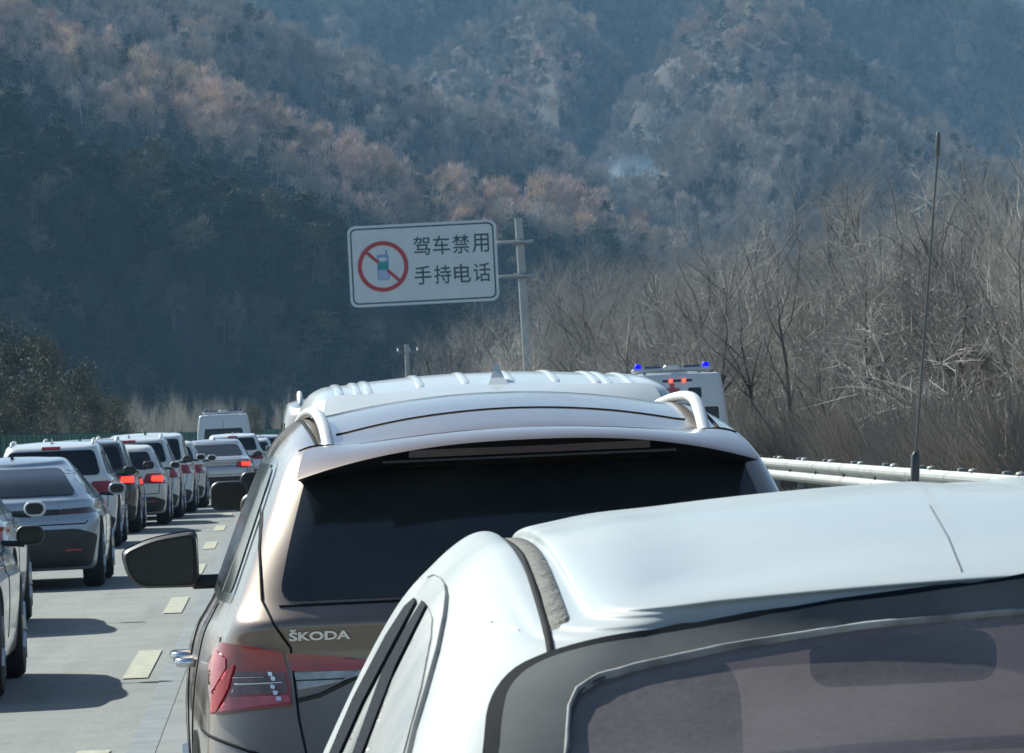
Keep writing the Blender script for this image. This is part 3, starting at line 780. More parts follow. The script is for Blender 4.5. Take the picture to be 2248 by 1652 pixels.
    def arches(s, ys, r=.40, zc=.34):
        for y in ys:
            for sg in (1, -1):
                out = [(y + r * math.cos(a), max(.17, zc + r * math.sin(a))) for a in np.linspace(-.5, math.pi + .5, 20)]
                s.panel('wheel_arch', out, s.hit_side(sg), M_gap, off=.004, thick=.01, step=.08)
def densify(P, step):
    out = []
    for a, b in zip(P, list(P[1:]) + [P[0]]):
        d = math.hypot(b[0] - a[0], b[1] - a[1]); n = max(1, int(d / step))
        for i in range(n): out.append((a[0] + (b[0] - a[0]) * i / n, a[1] + (b[1] - a[1]) * i / n))
    return out
def densify_open(P, step):
    out = []
    for a, b in zip(P, P[1:]):
        d = math.hypot(b[0] - a[0], b[1] - a[1]); n = max(1, int(d / step))
        for i in range(n): out.append((a[0] + (b[0] - a[0]) * i / n, a[1] + (b[1] - a[1]) * i / n))
    return out + [tuple(P[-1])]
def inside(P, x, y):
    c = False; n = len(P); j = n - 1
    for i in range(n):
        xi, yi = P[i][0], P[i][1]; xj, yj = P[j][0], P[j][1]
        if (yi > y) != (yj > y) and x < (xj - xi) * (y - yi) / (yj - yi) + xi: c = not c
        j = i
    return c
def rrect(x0, x1, y0, y1, r, n=5):
    out = []
    for cx, cy, a0 in ((x1 - r, y1 - r, 0), (x0 + r, y1 - r, 90), (x0 + r, y0 + r, 180), (x1 - r, y0 + r, 270)):
        for k in range(n + 1):
            a = R(a0 + 90 * k / n); out.append((cx + r * math.cos(a), cy + r * math.sin(a)))
    return out
def rpoly(P, rad, n=4):
    """rounded polygon corners; rad one number or one per corner"""
    out = []; m = len(P)
    for i in range(m):
        p0, p1, p2 = Vector(P[i - 1]), Vector(P[i]), Vector(P[(i + 1) % m]); r = rad[i] if isinstance(rad, (list, tuple)) else rad
        if r <= 0: out.append(tuple(p1)); continue
        a = p1 + (p0 - p1).normalized() * min(r, (p0 - p1).length * .48); b = p1 + (p2 - p1).normalized() * min(r, (p2 - p1).length * .48)
        for k in range(n + 1):
            t = k / n; q = a * (1 - t) ** 2 + p1 * 2 * t * (1 - t) + b * t * t; out.append((q.x, q.y))
    return out
def mirror(P): return [(-x, y) for x, y in P][::-1]
def text_outline_mesh(txt, size, extrude, bold=0.0, font_scale=(1, 1)):
    cu = bpy.data.curves.new('lettering', 'FONT'); cu.body = txt; cu.size = size; cu.extrude = extrude; cu.offset = bold; cu.resolution_u = 3
    o = bpy.data.objects.new('lettering', cu); COL.objects.link(o)
    dg = bpy.context.evaluated_depsgraph_get(); me = bpy.data.meshes.new_from_object(o.evaluated_get(dg))
    bpy.data.objects.remove(o); bpy.data.curves.remove(cu)
    return me
def pebble(w, h, d, r, cx=0, cy=0, cz=0, taper=.7, n=6):
    """a rounded block, flat towards the rear and domed towards the front"""
    ol = rrect(-w / 2, w / 2, -h / 2, h / 2, min(r, w / 2.05, h / 2.05), n); V = []; k = len(ol)
    rings = ((.93, .0), (1.0, .12), (1.0, .45), (.93, .75), (taper, 1.0))
    for s_, y_ in rings: V += [Vector((cx + x_ * s_, cy + y_ * d, cz + z_ * s_)) for x_, z_ in ol]
    F = [(i * k + j, i * k + (j + 1) % k, (i + 1) * k + (j + 1) % k, (i + 1) * k + j) for i in range(4) for j in range(k)] + [tuple(range(k)), tuple(4 * k + j for j in range(k))]
    return MB().add(V, F)
def mirrors(car, x, y, z, m, w=.19, h=.13, shape=None):
    for sg in (1, -1):
        b = pebble(w, h, .12, .06)
        o = b.obj('door_mirror', m, car.root, auto=True); o.location = (sg * (x + w / 2), y, z)
        g = pebble(w - .04, h - .035, .006, .05, cy=-.005, taper=1); g.obj('mirror_glass', M_glass, o)
        a = MB().tube([(-sg * w * .5 - sg * .10, .03, -h * .35), (-sg * w * .2, .04, -h * .45)], .022, 6); a.obj('arm', M_black, o, auto=True)
def simple_car(name, label, cat, kind, paint, x, y, rz=0.0, lit=(), group='vehicles queueing in the far lane', rails=None, lamp='block', dim=None, lower=None, plate=False, mir=(.19, .13, .09)):
    """a car of the queue. kind picks the proportions"""
    Ln, W, H = dim or {'suv': (4.6, .92, 1.52), 'hatch': (4.2, .87, 1.39), 'sedan': (4.7, .91, 1.37), 'coupe_suv': (4.75, .96, 1.40), 'mpv': (4.8, .92, 1.57)}[kind]
    bz = {'suv': .96, 'hatch': .90, 'sedan': .88, 'coupe_suv': .91, 'mpv': .95}[kind]     # belt line
    g0 = {'suv': (.12, .30, .46), 'hatch': (.14, .32, .55), 'sedan': (.52, .95, 1.35), 'coupe_suv': (.20, .55, 1.15), 'mpv': (.10, .22, .36)}[kind]   # rear of greenhouse at base, mid, top
    rw = {'suv': .62, 'hatch': .57, 'sedan': .56, 'coupe_suv': .56, 'mpv': .66}[kind]
    hood = bz - .06
    if kind == 'sedan': deck = (.98, .98, .80)
    T = lambda a, b, t: a + (b - a) * t
    lv = [(.20, .18, .20, .16, Ln - .1, W - .10, .2, .3, .05, .04),
          (.26, .22, .25, .05, Ln - .03, W - .04, .25, .45, .06, .05),
          (.50, .50, .50, .0, Ln, W - .005, .30, .55, .07, .06),
          (.70, .72, .66, .02, Ln - .02, W, .32, .6, .07, .06),
          (bz - .12, bz - .12, .74, .07, Ln - .12, W - .02, .32, .65, .07, .07),
          (bz, bz, .84, .10 if kind != 'sedan' else .05, Ln - .5, W - .045, .3, .6, .07, .08),
          (bz + .05, bz + .04, .98, g0[0], Ln - 1.15, W - .10, .24, .4, .06, .05),
          (T(bz, H, .45), T(bz, H, .47), T(bz, H, .42), g0[1], Ln - 1.6, T(W - .1, rw, .42), .22, .3, .06, .05),
          (H - .13, H - .09, H - .15, g0[2] - .06, Ln - 1.98, rw + .045, .2, .25, .06, .05),
          (H - .075, H - .03, H - .10, g0[2] + .03, Ln - 2.1, rw - .02, .18, .22, .05, .04),
          (H - .045, H - .005, H - .06, g0[2] + .2, Ln - 2.3, rw * .72, .14, .16, .03, .02),
          (H - .02, H, H - .03, g0[2] + .6, Ln - 2.6, rw * .35, .08, .1, .01, .0), (H - .02, H, H - .03, (g0[2] + Ln - 2.0) / 2 - .08, (g0[2] + Ln - 2.0) / 2 + .08, .02, .01, .01, .0, .0)]
    if kind in ('coupe_suv', 'hatch'): lv = [l[:6] + (l[6] * 1.5,) + l[7:8] + (l[8] * 1.6,) + l[9:] for l in lv]
    c = Car(name, label, cat, lv, paint, (x, y, grade(y)), rz, group, n=(8, 6, 18, 6, 8), sub=3)
    zt = H - .14; zb = bz + .07
    gw = T(W - .1, rw, .1) - .12; gt = rw - .03
    if kind == 'sedan': zb = bz + .09
    c.panel('rear_window', rpoly([(-gw, zb), (gw, zb), (gt, zt), (-gt, zt)], .07), c.hit_rear, M_glass, off=.012, step=.05)
    y0 = g0[1] + .18; y1 = Ln - 1.62
    for sg in (1, -1):
        pil = (y0 + y1) / 2 - .08
        c.panel('side_window', rpoly([(y0 - .12, zb), (pil, zb), (pil, H - .16), (y0 + .22, H - .16)], .06), c.hit_side(sg), M_glass, step=.1)
        c.panel('side_window', rpoly([(pil + .07, zb), (y1 + .22, zb), (y1 - .30, H - .17), (pil + .07, H - .16)], .06), c.hit_side(sg), M_glass, step=.1)
        c.line('door_seam', [(pil + .03, .34), (pil + .03, zb)], c.hit_side(sg), .012)
        c.panel('door_handle', rrect(pil - .22, pil - .04, bz - .08, bz - .05, .01), c.hit_side(sg), M_chrome if rails else paint, off=.02, thick=.03, step=.1)
    # lamps
    for sg, nm in ((1, 'r'), (-1, 'l')):
        if lamp == 'tall': o = [(sg * (W - .20), bz - .22), (sg * (W - .04), bz - .22), (sg * (W - .06), bz + .22), (sg * (W - .16), bz + .24)]
        elif lamp == 'bar': o = [(sg * (W - .42), bz - .13), (sg * (W - .03), bz - .12), (sg * (W - .03), bz - .06), (sg * (W - .42), bz - .07)]
        else: o = [(sg * (W - .42), bz - .18), (sg * (W - .03), bz - .20), (sg * (W - .05), bz - .02), (sg * (W - .36), bz - .02)]
        if sg < 0: o = o[::-1]
        c.panel('tail_light', rpoly(o, .03), c.hit_rear, M_lens_red if lamp != 'bar' else mat('smoked_red_lens', (.05, .008, .01), .2, coat=.8), off=.010, thick=.02, step=.06)
        if nm in lit:
            o2 = [(sg * (W - .28), bz - .15), (sg * (W - .09), bz - .16), (sg * (W - .10), bz - .06), (sg * (W - .28), bz - .06)]
            if lamp == 'bar': o2 = [(sg * (W - .42), bz - .12), (sg * (W - .22), bz - .12), (sg * (W - .22), bz - .07), (sg * (W - .42), bz - .07)]
            if sg < 0: o2 = o2[::-1]
            c.panel('brake_light', rpoly(o2, .02), c.hit_rear, M_lens_lit, off=.016, thick=.02, step=.06)
    if lamp == 'bar': c.panel('light_strip', rpoly([(-W + .42, bz - .13), (W - .42, bz - .13), (W - .42, bz - .07), (-W + .42, bz - .07)], .01), c.hit_rear, M_black, off=.008, thick=.02, step=.08)
    if 'c' in lit: c.panel('high_brake_light', rrect(-.13, .13, H - .125, H - .085, .01), c.hit_rear, M_lens_lit, off=.02, thick=.03, step=.05)
    elif kind not in ('sedan', 'coupe_suv'): c.panel('high_brake_light', rrect(-.13, .13, H - .12, H - .09, .01), c.hit_rear, M_lens_red, off=.02, thick=.03, step=.05)
    zl = lower or .46
    c.panel('bumper', rpoly([(-W + .12, .24), (W - .12, .24), (W - .05, zl - .04), (W - .25, zl + .03), (-W + .25, zl + .03), (-W + .05, zl - .04)], .05), c.hit_rear, M_black, off=.012, thick=.03, step=.08)
    for sg in (-1, 1): c.panel('reflector', rrect(sg * (W - .30) - .08, sg * (W - .30) + .08, .40, .425, .006), c.hit_rear, M_lens_red, off=.02, thick=.02, step=.08)
    pz = .60 if kind == 'sedan' else (.72 if lamp != 'bar' else .36)
    pl = plate and c.panel('number_plate', rrect(-.22, .22, pz, pz + .14, .01), c.hit_rear, M_plate, off=.015, thick=.02, step=.1)
    c.line('tailgate_seam', [(-W + .16, zl + .08), (W - .16, zl + .08)], c.hit_rear, .012)
    for sg in (-1, 1): c.line('tailgate_seam', [(sg * (W - .16), zl + .08), (sg * (W - .14), bz - .20)], c.hit_rear, .010)
    if rails:
        for sg in (-1, 1):
            xx = sg * (rw - .05); zr_ = H - .02
            MB().tube([(xx, g0[2] + .15, zr_ - .06), (xx, g0[2] + .32, zr_ + .01), (xx, g0[2] + 1.0, zr_ + .035), (xx, Ln - 2.6, zr_ + .03), (xx, Ln - 2.4, zr_ - .04)], .016, 8).obj('roof_rail', rails, c.root, smooth=True)
    MB().add([(-.03, g0[2] + .30, H - .05), (.03, g0[2] + .30, H - .05), (0, g0[2] + .50, H - .04), (0, g0[2] + .32, H + .055)], [(0, 2, 1), (0, 1, 3), (1, 2, 3), (2, 0, 3)]).obj('fin_antenna', M_black if kind != 'suv' else paint, c.root)
    rr = .345 if kind in ('suv', 'coupe_suv') else .32
    ya, yb = .86 if kind != 'sedan' else 1.0, Ln - .93
    c.arches((ya, yb), rr + .06, rr)
    for sg in (-1, 1):
        c.wheel(sg * (W - .005), ya, rr); c.wheel(sg * (W - .005), yb, rr)
    mirrors(c, W + .0, Ln - 1.62, bz + mir[2], M_black if rails or kind == 'sedan' else paint, mir[0], mir[1])
    return c
# ---------------------------------------------------------------- brown SUV straight ahead
def fwd(x, y, z, d): return at(x, y, d)
M_brown = bpy.data.materials.new('brown_metallic'); M_brown.use_nodes = True
N, L = nodes_of(M_brown); b = N['Principled BSDF']; tc = N.new('ShaderNodeTexCoord')
b.inputs['Metallic'].default_value = .55; b.inputs['Roughness'].default_value = .42; b.inputs['Coat Weight'].default_value = 1; b.inputs['Coat Roughness'].default_value = .06; b.inputs['Coat IOR'].default_value = 1.75
t1 = tex(900, 2); t2 = tex(2.5, 8)
cc = mixc(rng(t1.outputs[0], .4, .7), (0.125, 0.085, 0.058), (0.21, 0.15, 0.105))
cc = mixc(rng(t2.outputs[0], .42, .75, .05, .28), cc, DUST)
L.new(cc, b.inputs['Base Color'])
L.new(rng(t2.outputs[0], .4, .75, .05, .28), b.inputs['Coat Roughness'])
sk_lv = [(.26, .24, .26, .16, 4.60, .84, .2, .3, .05, .03),
         (.32, .28, .30, .05, 4.66, .90, .26, .45, .07, .04),
         (.52, .52, .52, .00, 4.70, .935, .32, .55, .08, .05),
         (.66, .68, .64, .01, 4.70, .945, .34, .6, .08, .05),
         (.80, .82, .74, .065, 4.62, .943, .32, .6, .08, .06),
         (.92, .94, .86, .105, 4.50, .930, .26, .65, .08, .07),
         (1.03, 1.03, .93, .118, 4.25, .905, .22, .6, .08, .07),
         (1.095, 1.09, .99, .105, 3.95, .872, .20, .5, .08, .065),
         (1.16, 1.15, 1.08, .165, 3.72, .840, .20, .4, .08, .055),
         (1.33, 1.34, 1.30, .26, 3.35, .765, .20, .3, .08, .055),
         (1.465, 1.495, 1.46, .36, 3.02, .700, .19, .26, .08, .05),
         (1.525, 1.58, 1.55, .44, 2.88, .655, .18, .24, .07, .045),
         (1.555, 1.63, 1.60, .52, 2.74, .60, .16, .2, .06, .03),
         (1.588, 1.672, 1.63, .66, 2.55, .50, .14, .18, .04, .02),
         (1.62, 1.697, 1.65, 1.0, 2.3, .32, .1, .14, .02, .0),
         (1.65, 1.705, 1.665, 1.4, 2.0, .10, .05, .05, .0, .0), (1.65, 1.705, 1.665, 1.65, 1.75, .01, .005, .005, .0, .0)]
p = at(1160, 1300, 14.45)
SK = Car('brown_suv', 'brown metallic SUV with silver roof rails straight ahead, partly hidden by the nearest white car', 'SUV', sk_lv, M_brown,
         (at(1190, 1300, 14.3).x, at(1190, 1300, 14.3).y, 0), R(1.5), n=(20, 14, 40, 12, 14), sub=6, roofk=5)
SKYAW = R(2.4)
h = SK.hit_rear
M_frit = mat('rear_glass_tint', (0.006, 0.012, 0.016), 0.06, spec=0.6, dirt=(0.20, 0.20, 0.18), dirt_amt=0.20, dirt_scale=1.4)
SK.panel('rear_window', rpoly([(-.70, 1.155), (.70, 1.155), (.665, 1.30), (.60, 1.50), (-.60, 1.50), (-.665, 1.30)], [.05, .05, .2, .03, .03, .2]), h, M_frit, off=.003, thick=.01, step=.03)
# spoiler: a wing that carries the roof line back over the glass
M_under = mat('spoiler_shade', (.010, .010, .011), .5, spec=.2)  # near-black for the wing's lower face: its shade is put into the colour
def wing(car, y_front, y_tip, x_half, tip_half, drop, z_tip, thick, m, name='spoiler', nseg=30):
    V = []; F = []
    for i in range(nseg + 1):
        t = -1 + 2 * i / nseg; xf = x_half * t; xt = tip_half * t
        hf = car.hit_top((xf, y_front)); zf = (hf[0].z + .004) if hf else z_tip
        zt = z_tip - drop * abs(t) ** 2.4; yt = y_tip + .10 * abs(t) ** 2.2
        zm = zf * .45 + zt * .55 + .012
        row = [(xf, y_front, zf), ((xf + xt) / 2, (y_front + yt) / 2, zm), (xt, yt + .02, zt + .002), (xt, yt, zt - .008), (xt, yt + .03, zt - thick * .6 * (1 - .75 * abs(t) ** 4)), ((xf + xt) / 2, (y_front + yt) / 2 + .03, zt - thick * (1 - .7 * abs(t) ** 4)), (xf, y_front + .05, zt - thick - .01)]
        V += row
    k = 7
    for i in range(nseg):
        for j in range(k - 1): F.append((i * k + j, i * k + j + 1, (i + 1) * k + j + 1, (i + 1) * k + j))
    F.append(tuple(range(k))); F.append(tuple(nseg * k + j for j in range(k))[::-1])
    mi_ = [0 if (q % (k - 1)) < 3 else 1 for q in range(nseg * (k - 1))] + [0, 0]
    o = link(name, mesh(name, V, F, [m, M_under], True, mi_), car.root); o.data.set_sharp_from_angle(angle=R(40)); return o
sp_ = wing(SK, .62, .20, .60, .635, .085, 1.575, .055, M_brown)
lens = MB()
for i in range(1):
    xa, xb = -.33, .33
    lens.box(xa, xb, .222, .26, 1.530, 1.550)
lens.obj('high_brake_light', mat('dark_red_lens', (0.035, .006, .006), .3, coat=.3), sp_)
MB().box(-.40, .40, .214, .24, 1.518, 1.524).obj('lamp_trim', M_black, sp_)
# roof seams, rails
SK.line('roof_seam', [(-.615, .66), (-.4, .635), (0, .62), (.4, .635), (.615, .66)], SK.hit_top, .008)
SK.line('roof_seam', [(-.50, .92), (-.3, .95), (0, .96), (.3, .95), (.50, .92)], SK.hit_top, .006)
for sg in (-1, 1): SK.line('roof_seam', [(sg * .565, .66), (sg * .575, 1.2), (sg * .58, 2.6)], SK.hit_top, .010)
for sg in (-1, 1):
    pts = [(sg * .525, .60, 1.525), (sg * .53, .68, 1.555), (sg * .535, .85, 1.62), (sg * .545, 1.12, 1.662), (sg * .552, 1.6, 1.668), (sg * .556, 2.2, 1.65), (sg * .555, 2.7, 1.62), (sg * .55, 2.9, 1.60)]
    q = []
    for i in range(len(pts) - 1):
        p0, p1, p2, p3 = [Vector(pts[min(max(j, 0), len(pts) - 1)]) for j in (i - 1, i, i + 1, i + 2)]
        for s_ in range(4): q.append(catmull(p0, p1, p2, p3, s_ / 4))
    q.append(Vector(pts[-1]))
    r_ = MB().tube(q, [.018] * len(q), 12, True, (1.0, .8)); r_.obj('roof_rail', M_silver, SK.root, smooth=True)
# lamps
c_red = M_lens_red
hl = lambda P: [(-x, z) for x, z in P][::-1]
zl = lambda P: [(349 + x_ * .3929, 1003 + y_ * .3929) for x_, y_ in P]
M_br = mat('bright_red_lens', (.50, .018, .02), .2, coat=.6); M_pk = mat('pink_lens', (.50, .10, .13), .2, coat=.6, var=.3, scale=14); M_dk = mat('smoked_lens', (.13, .07, .075), .2, coat=.8, var=.4, scale=25)
M_rd = mat('deep_red_lens', (.30, .010, .014), .12, coat=1.0, var=.35, scale=9)
hp_ = SK.hit_px
lo_ = zl([(360, 1036), (520, 1055), (698, 1088), (722, 1200), (748, 1385), (560, 1408), (316, 1442), (304, 1300), (302, 1160), (322, 1090)])
import functools
def lamp_left():
    tl = SK.panel('tail_light', rpoly(lo_, 4), hp_, M_rd, off=.014, thick=.03, step=5)
    kw = dict(parent=tl)
    SK.panel('light_fin', zl([(318, 1436), (330, 1330), (405, 1190), (445, 1165), (415, 1290), (350, 1425)]), hp_, M_br, off=.019, thick=.006, step=4, **kw)
    SK.panel('side_lens', zl([(310, 1160), (345, 1080), (400, 1130), (400, 1180), (322, 1320)]), hp_, M_pk, off=.0175, thick=.005, step=4, **kw)
    SK.panel('indicator_lens', rpoly(zl([(452, 1202), (712, 1205), (728, 1322), (425, 1330)]), 4), hp_, M_dk, off=.0175, thick=.005, step=4, **kw)
    SK.panel('lower_lens', zl([(350, 1428), (412, 1344), (732, 1336), (742, 1372), (560, 1395)]), hp_, M_pk, off=.0175, thick=.005, step=4, **kw)
    SK.line('silver_strip', zl([(450, 1272), (580, 1268), (700, 1262)]), hp_, 3.2, M_chrome, off=.021, step=6, **kw)
    SK.line('silver_strip', zl([(440, 1236), (600, 1232)]), hp_, 1.4, M_chrome, off=.021, step=6, **kw)
    for (a_, b_) in ((636, 1214), (652, 1240), (650, 1288), (664, 1322), (682, 1356)):
        SK.panel('reflector_cell', rpoly(zl([(a_ - 13, b_ - 13), (a_ + 12, b_ - 10), (a_ + 14, b_ + 12), (a_ - 9, b_ + 11)]), 2), hp_, M_chrome, off=.024, thick=.006, step=3, **kw)
    ti = SK.panel('tailgate_light', rpoly(zl([(716, 1096), (900, 1106), (1200, 1135), (1200, 1186), (900, 1196), (742, 1196)]), 3), hp_, M_rd, off=.012, thick=.02, step=6)
    SK.panel('reversing_lens', zl([(758, 1206), (1200, 1188), (1150, 1210), (1000, 1262), (782, 1304)]), hp_, mat('pale_lens', (.34, .37, .39), .15, coat=1.0, var=.35, scale=30), off=.012, thick=.02, step=6, parent=ti)
    SK.line('lens_rib', zl([(765, 1252), (1040, 1240)]), hp_, 3, M_black, off=.0135, step=8, parent=ti)
    SK.line('crease_trim', zl([(775, 1362), (900, 1330), (1040, 1262), (1200, 1180)]), hp_, 9, M_black, off=.004, step=6)
lamp_left()
Lr = [(.67, 1.03), (.80, 1.055), (.885, 1.045), (.885, .815), (.67, .845)]
tl = SK.panel('tail_light', rpoly(Lr, .02), h, M_rd, off=.012, thick=.02, step=.03)
SK.panel('indicator_lens', rpoly([(.685, .885), (.685, .965), (.80, .965), (.83, .885)], .01), h, M_dk, off=.016, thick=.02, step=.03, parent=tl)
ti = SK.panel('tailgate_light', rpoly([(.34, .985), (.655, 1.025), (.655, .94), (.34, .955)], .008), h, M_rd, off=.012, thick=.02, step=.03)
SK.panel('lamp_trim', rpoly([(-.34, .99), (.34, .99), (.34, .97), (-.34, .97)], .003), h, M_chrome, off=.008, thick=.01, step=.05)
# tailgate seams and creases
for sg in (-1, 1):
    SK.line('tailgate_seam', [(sg * .715, 1.46), (sg * .742, 1.30), (sg * .745, 1.16), (sg * .72, 1.10), (sg * .675, 1.03), (sg * .662, .84), (sg * .64, .70), (sg * .60, .58)], h, .006)
SK.line('tailgate_seam', [(-.70, 1.143), (0, 1.146), (.70, 1.143)], h, .005)
SK.line('bumper_seam', [(-.92, .80), (-.75, .74), (-.62, .60), (-.58, .56), (.58, .56), (.62, .60), (.75, .74), (.92, .80)], h, .009)
SK.panel('bumper', rpoly([(-.88, .30), (.88, .30), (.90, .42), (.6, .50), (-.6, .50), (-.90, .42)], .04), h, M_black, off=.010, thick=.03, step=.06)
pl = SK.panel('number_plate', rrect(-.22, .22, .70, .84, .01), h, M_plate, off=.015, thick=.02, step=.05)
# raised chrome word on the tailgate
me = text_outline_mesh('ŠKODA', .052, .002, .0018)
cs = [v_.co.copy() for v_ in me.vertices]; xs0 = min(c_.x for c_ in cs); xs1 = max(c_.x for c_ in cs)
for v_ in me.vertices:
    x_ = -.678 + (v_.co.x - xs0) / (xs1 - xs0) * .165; z_ = 1.052 + v_.co.y * .62
    r_ = h((x_, z_)); v_.co = r_[0] + r_[1] * (.004 + v_.co.z)
me.materials.clear(); me.materials.append(M_chrome); link('lettering', me, SK.root)
# side glass with chrome surround (both sides)
for sg in (-1, 1):
    hs = SK.hit_side(sg)
    SK.panel('window_surround', rpoly([(.52, 1.145), (3.35, 1.12), (2.72, 1.53), (.95, 1.545), (.72, 1.48)], [.05, .05, .1, .2, .15]), hs, M_chrome, off=.003, thick=.01, step=.06)
    for (P, rr_) in (([(.62, 1.17), (1.02, 1.165), (1.02, 1.515), (.84, 1.50)], [.06, .02, .03, .16]), ([(1.09, 1.165), (1.98, 1.16), (1.98, 1.52), (1.09, 1.52)], .02), ([(2.05, 1.16), (3.18, 1.14), (2.68, 1.51), (2.05, 1.52)], .02)):
        SK.panel('side_window', rpoly(P, rr_), hs, M_frit, off=.006, thick=.01, step=.06)
    for y_ in (1.055, 2.015): SK.panel('pillar_trim', [(y_ - .028, 1.165), (y_ + .028, 1.165), (y_ + .028, 1.52), (y_ - .028, 1.52)], hs, M_black, off=.0055, thick=.01, step=.06)
    SK.line('door_seam', [(1.06, 1.13), (1.12, .9), (1.30, .62), (1.34, .35)], hs, .010)
    SK.line('door_seam', [(2.01, 1.13), (2.03, .35)], hs, .010)
    SK.panel('fuel_flap', rrect(.42, .60, .92, 1.06, .03), hs, M_brown, off=.003, thick=.01, step=.05)
    SK.panel('sill_trim', rpoly([(1.3, .34), (3.4, .34), (3.4, .42), (1.3, .42)], .02), hs, M_black, off=.012, thick=.02, step=.1)
    SK.panel('side_strip', rpoly([(1.3, .47), (3.4, .47), (3.4, .49), (1.3, .49)], .004), hs, M_chrome, off=.016, thick=.02, step=.1)
    for y_, z_ in ((1.28, .955), (2.2, .935)):
        r_ = hs((y_, z_)); 
        MB().tube([r_[0] + Vector((sg * .0, 0, 0)), r_[0] + Vector((sg * .045, .02, 0)), r_[0] + Vector((sg * .05, .18, 0)), r_[0] + Vector((0, .21, 0))], .014, 8).obj('door_handle', M_chrome, SK.root, smooth=True)
    # wing mirror
    bx = MB(); Q = []
    ol = rpoly([(0, -.078), (.195, -.074), (.232, -.035), (.250, .045), (.15, .088), (0, .105)], [.035, .03, .03, .025, .08, .03], 5)
    def ring(k, y, m_=ol): return [Vector((sg * x_ * k[0] + sg * k[1], y, z_ * k[2] + k[3])) for x_, z_ in m_]
    rings = [ring((.94, .006, .90, .0), .0), ring((1, 0, 1, 0), .02), ring((1, 0, 1, 0), .05), ring((.93, .005, .88, 0), .12), ring((.7, .02, .55, 0), .165)]
    V = [q_ for r_ in rings for q_ in r_]; nn = len(ol)
    F = [(i * nn + k, i * nn + (k + 1) % nn, (i + 1) * nn + (k + 1) % nn, (i + 1) * nn + k) for i in range(4) for k in range(nn)] + [tuple(range(nn)), tuple(4 * nn + k for k in range(nn))]
    mo = bx.add(V, F).obj('door_mirror', M_black, SK.root, auto=True); mo.location = (sg * .885, 2.98, 1.20)
    gl = MB().add([Vector((sg * (x_ * .86 + .018), -.004, z_ * .82)) for x_, z_ in ol], [tuple(range(nn))]).obj('mirror_glass', mat('mirror_glass', (.012, .022, .028), .12, spec=.35, var=.2, scale=20), mo)
    MB().box(min(sg * -.10, sg * .03), max(sg * -.10, sg * .03), .03, .10, -.085, -.04, .012).obj('mirror_foot', M_black, mo)
    ca = MB().add([q_ + Vector((0, .003, .002)) for q_ in ring((1.01, 0, 1.02, 0), .055)] + [q_ for q_ in ring((.95, .004, .90, .004), .125)] + [q_ for q_ in ring((.72, .02, .57, .004), .17)],
             [(i * nn + k, i * nn + (k + 1) % nn, (i + 1) * nn + (k + 1) % nn, (i + 1) * nn + k) for i in range(2) for k in range(nn)] + [tuple(2 * nn + k for k in range(nn))]).obj('mirror_cap', M_brown, mo, smooth=True)
SK.arches((.92, 3.72), .42, .36)
for sg in (-1, 1):
    SK.wheel(sg * .94, .92, .36); SK.wheel(sg * .94, 3.72, .36)
# roof aerial
MB().add([(-.025, .80, 1.60), (.025, .80, 1.60), (0, 1.0, 1.61), (0, .84, 1.60)], [(0, 2, 1), (0, 1, 3), (1, 2, 3), (2, 0, 3)])

# ---------------------------------------------------------------- white van ahead of it
M_white = mat('white_paint', (0.55, 0.60, 0.60), 0.35, coat=0.7, dirt=DUST, dirt_amt=0.22, dirt_scale=1.6)
M_white2 = mat('white_paint_clean', (0.66, 0.70, 0.70), 0.3, coat=0.9, dirt=DUST, dirt_amt=0.12, dirt_scale=2.2)
vl = [(.26, .24, .26, .10, 4.9, .82, .15, .3, .03, .02), (.34, .30, .32, .02, 4.95, .88, .18, .4, .03, .02), (.6, .6, .6, .0, 5.0, .915, .2, .5, .03, .02), (.9, .9, .85, .02, 4.9, .92, .2, .55, .03, .02),
      (1.08, 1.08, 1.0, .04, 4.5, .915, .2, .5, .03, .02), (1.16, 1.15, 1.10, .06, 4.2, .90, .2, .4, .03, .02), (1.4, 1.42, 1.4, .12, 3.85, .87, .2, .35, .04, .02), (1.62, 1.64, 1.60, .20, 3.55, .835, .2, .3, .05, .03),
      (1.70, 1.735, 1.68, .25, 3.4, .80, .19, .28, .05, .03), (1.74, 1.785, 1.73, .34, 3.25, .74, .17, .2, .05, .03), (1.765, 1.815, 1.76, .52, 3.1, .62, .14, .2, .04, .02), (1.785, 1.83, 1.78, .9, 2.8, .40, .1, .12, .02, .0), (1.80, 1.835, 1.80, 1.4, 2.4, .12, .05, .05, .0, .0)]
pv_ = at(1088, 900, 23.0)
VN = Car('white_van', 'white van with ribbed roof and shark fin antenna just ahead of the brown SUV', 'van', vl, M_white, (pv_.x, pv_.y, 0), R(.4), n=(16, 8, 30, 8, 10), sub=5)
h = VN.hit_rear
for x_ in (-.58, -.53, -.30, -.10, .10, .30, .48, .53, .63, -.66):
    y0_ = .42 if abs(x_) < .5 else .34
    pts = []
    for k in range(14):
        yy_ = y0_ + (3.0 - y0_) * k / 13; r_ = VN.hit_top((x_, yy_))
        if r_: pts.append(r_[0] + Vector((0, 0, .002 if 0 < k < 13 else -.012)))
    MB().tube(pts, .020, 8, True, (1.0, .32)).obj('roof_rib', M_white, VN.root, smooth=True)
fin = []
for k, (yy_, zz_, w_) in enumerate(((.50, 1.755, .045), (.56, 1.785, .03), (.60, 1.82, .016), (.62, 1.85, .004))): fin += [(-w_, yy_ - 0, zz_), (w_, yy_, zz_), (w_ * .6, .80 - k * .05, zz_), (-w_ * .6, .80 - k * .05, zz_)]
zf_ = VN.hit_top((0, .5))[0].z - 1.755; fin = [(p_[0] + .04, p_[1] - .03, p_[2] + zf_ - .004) for p_ in fin]
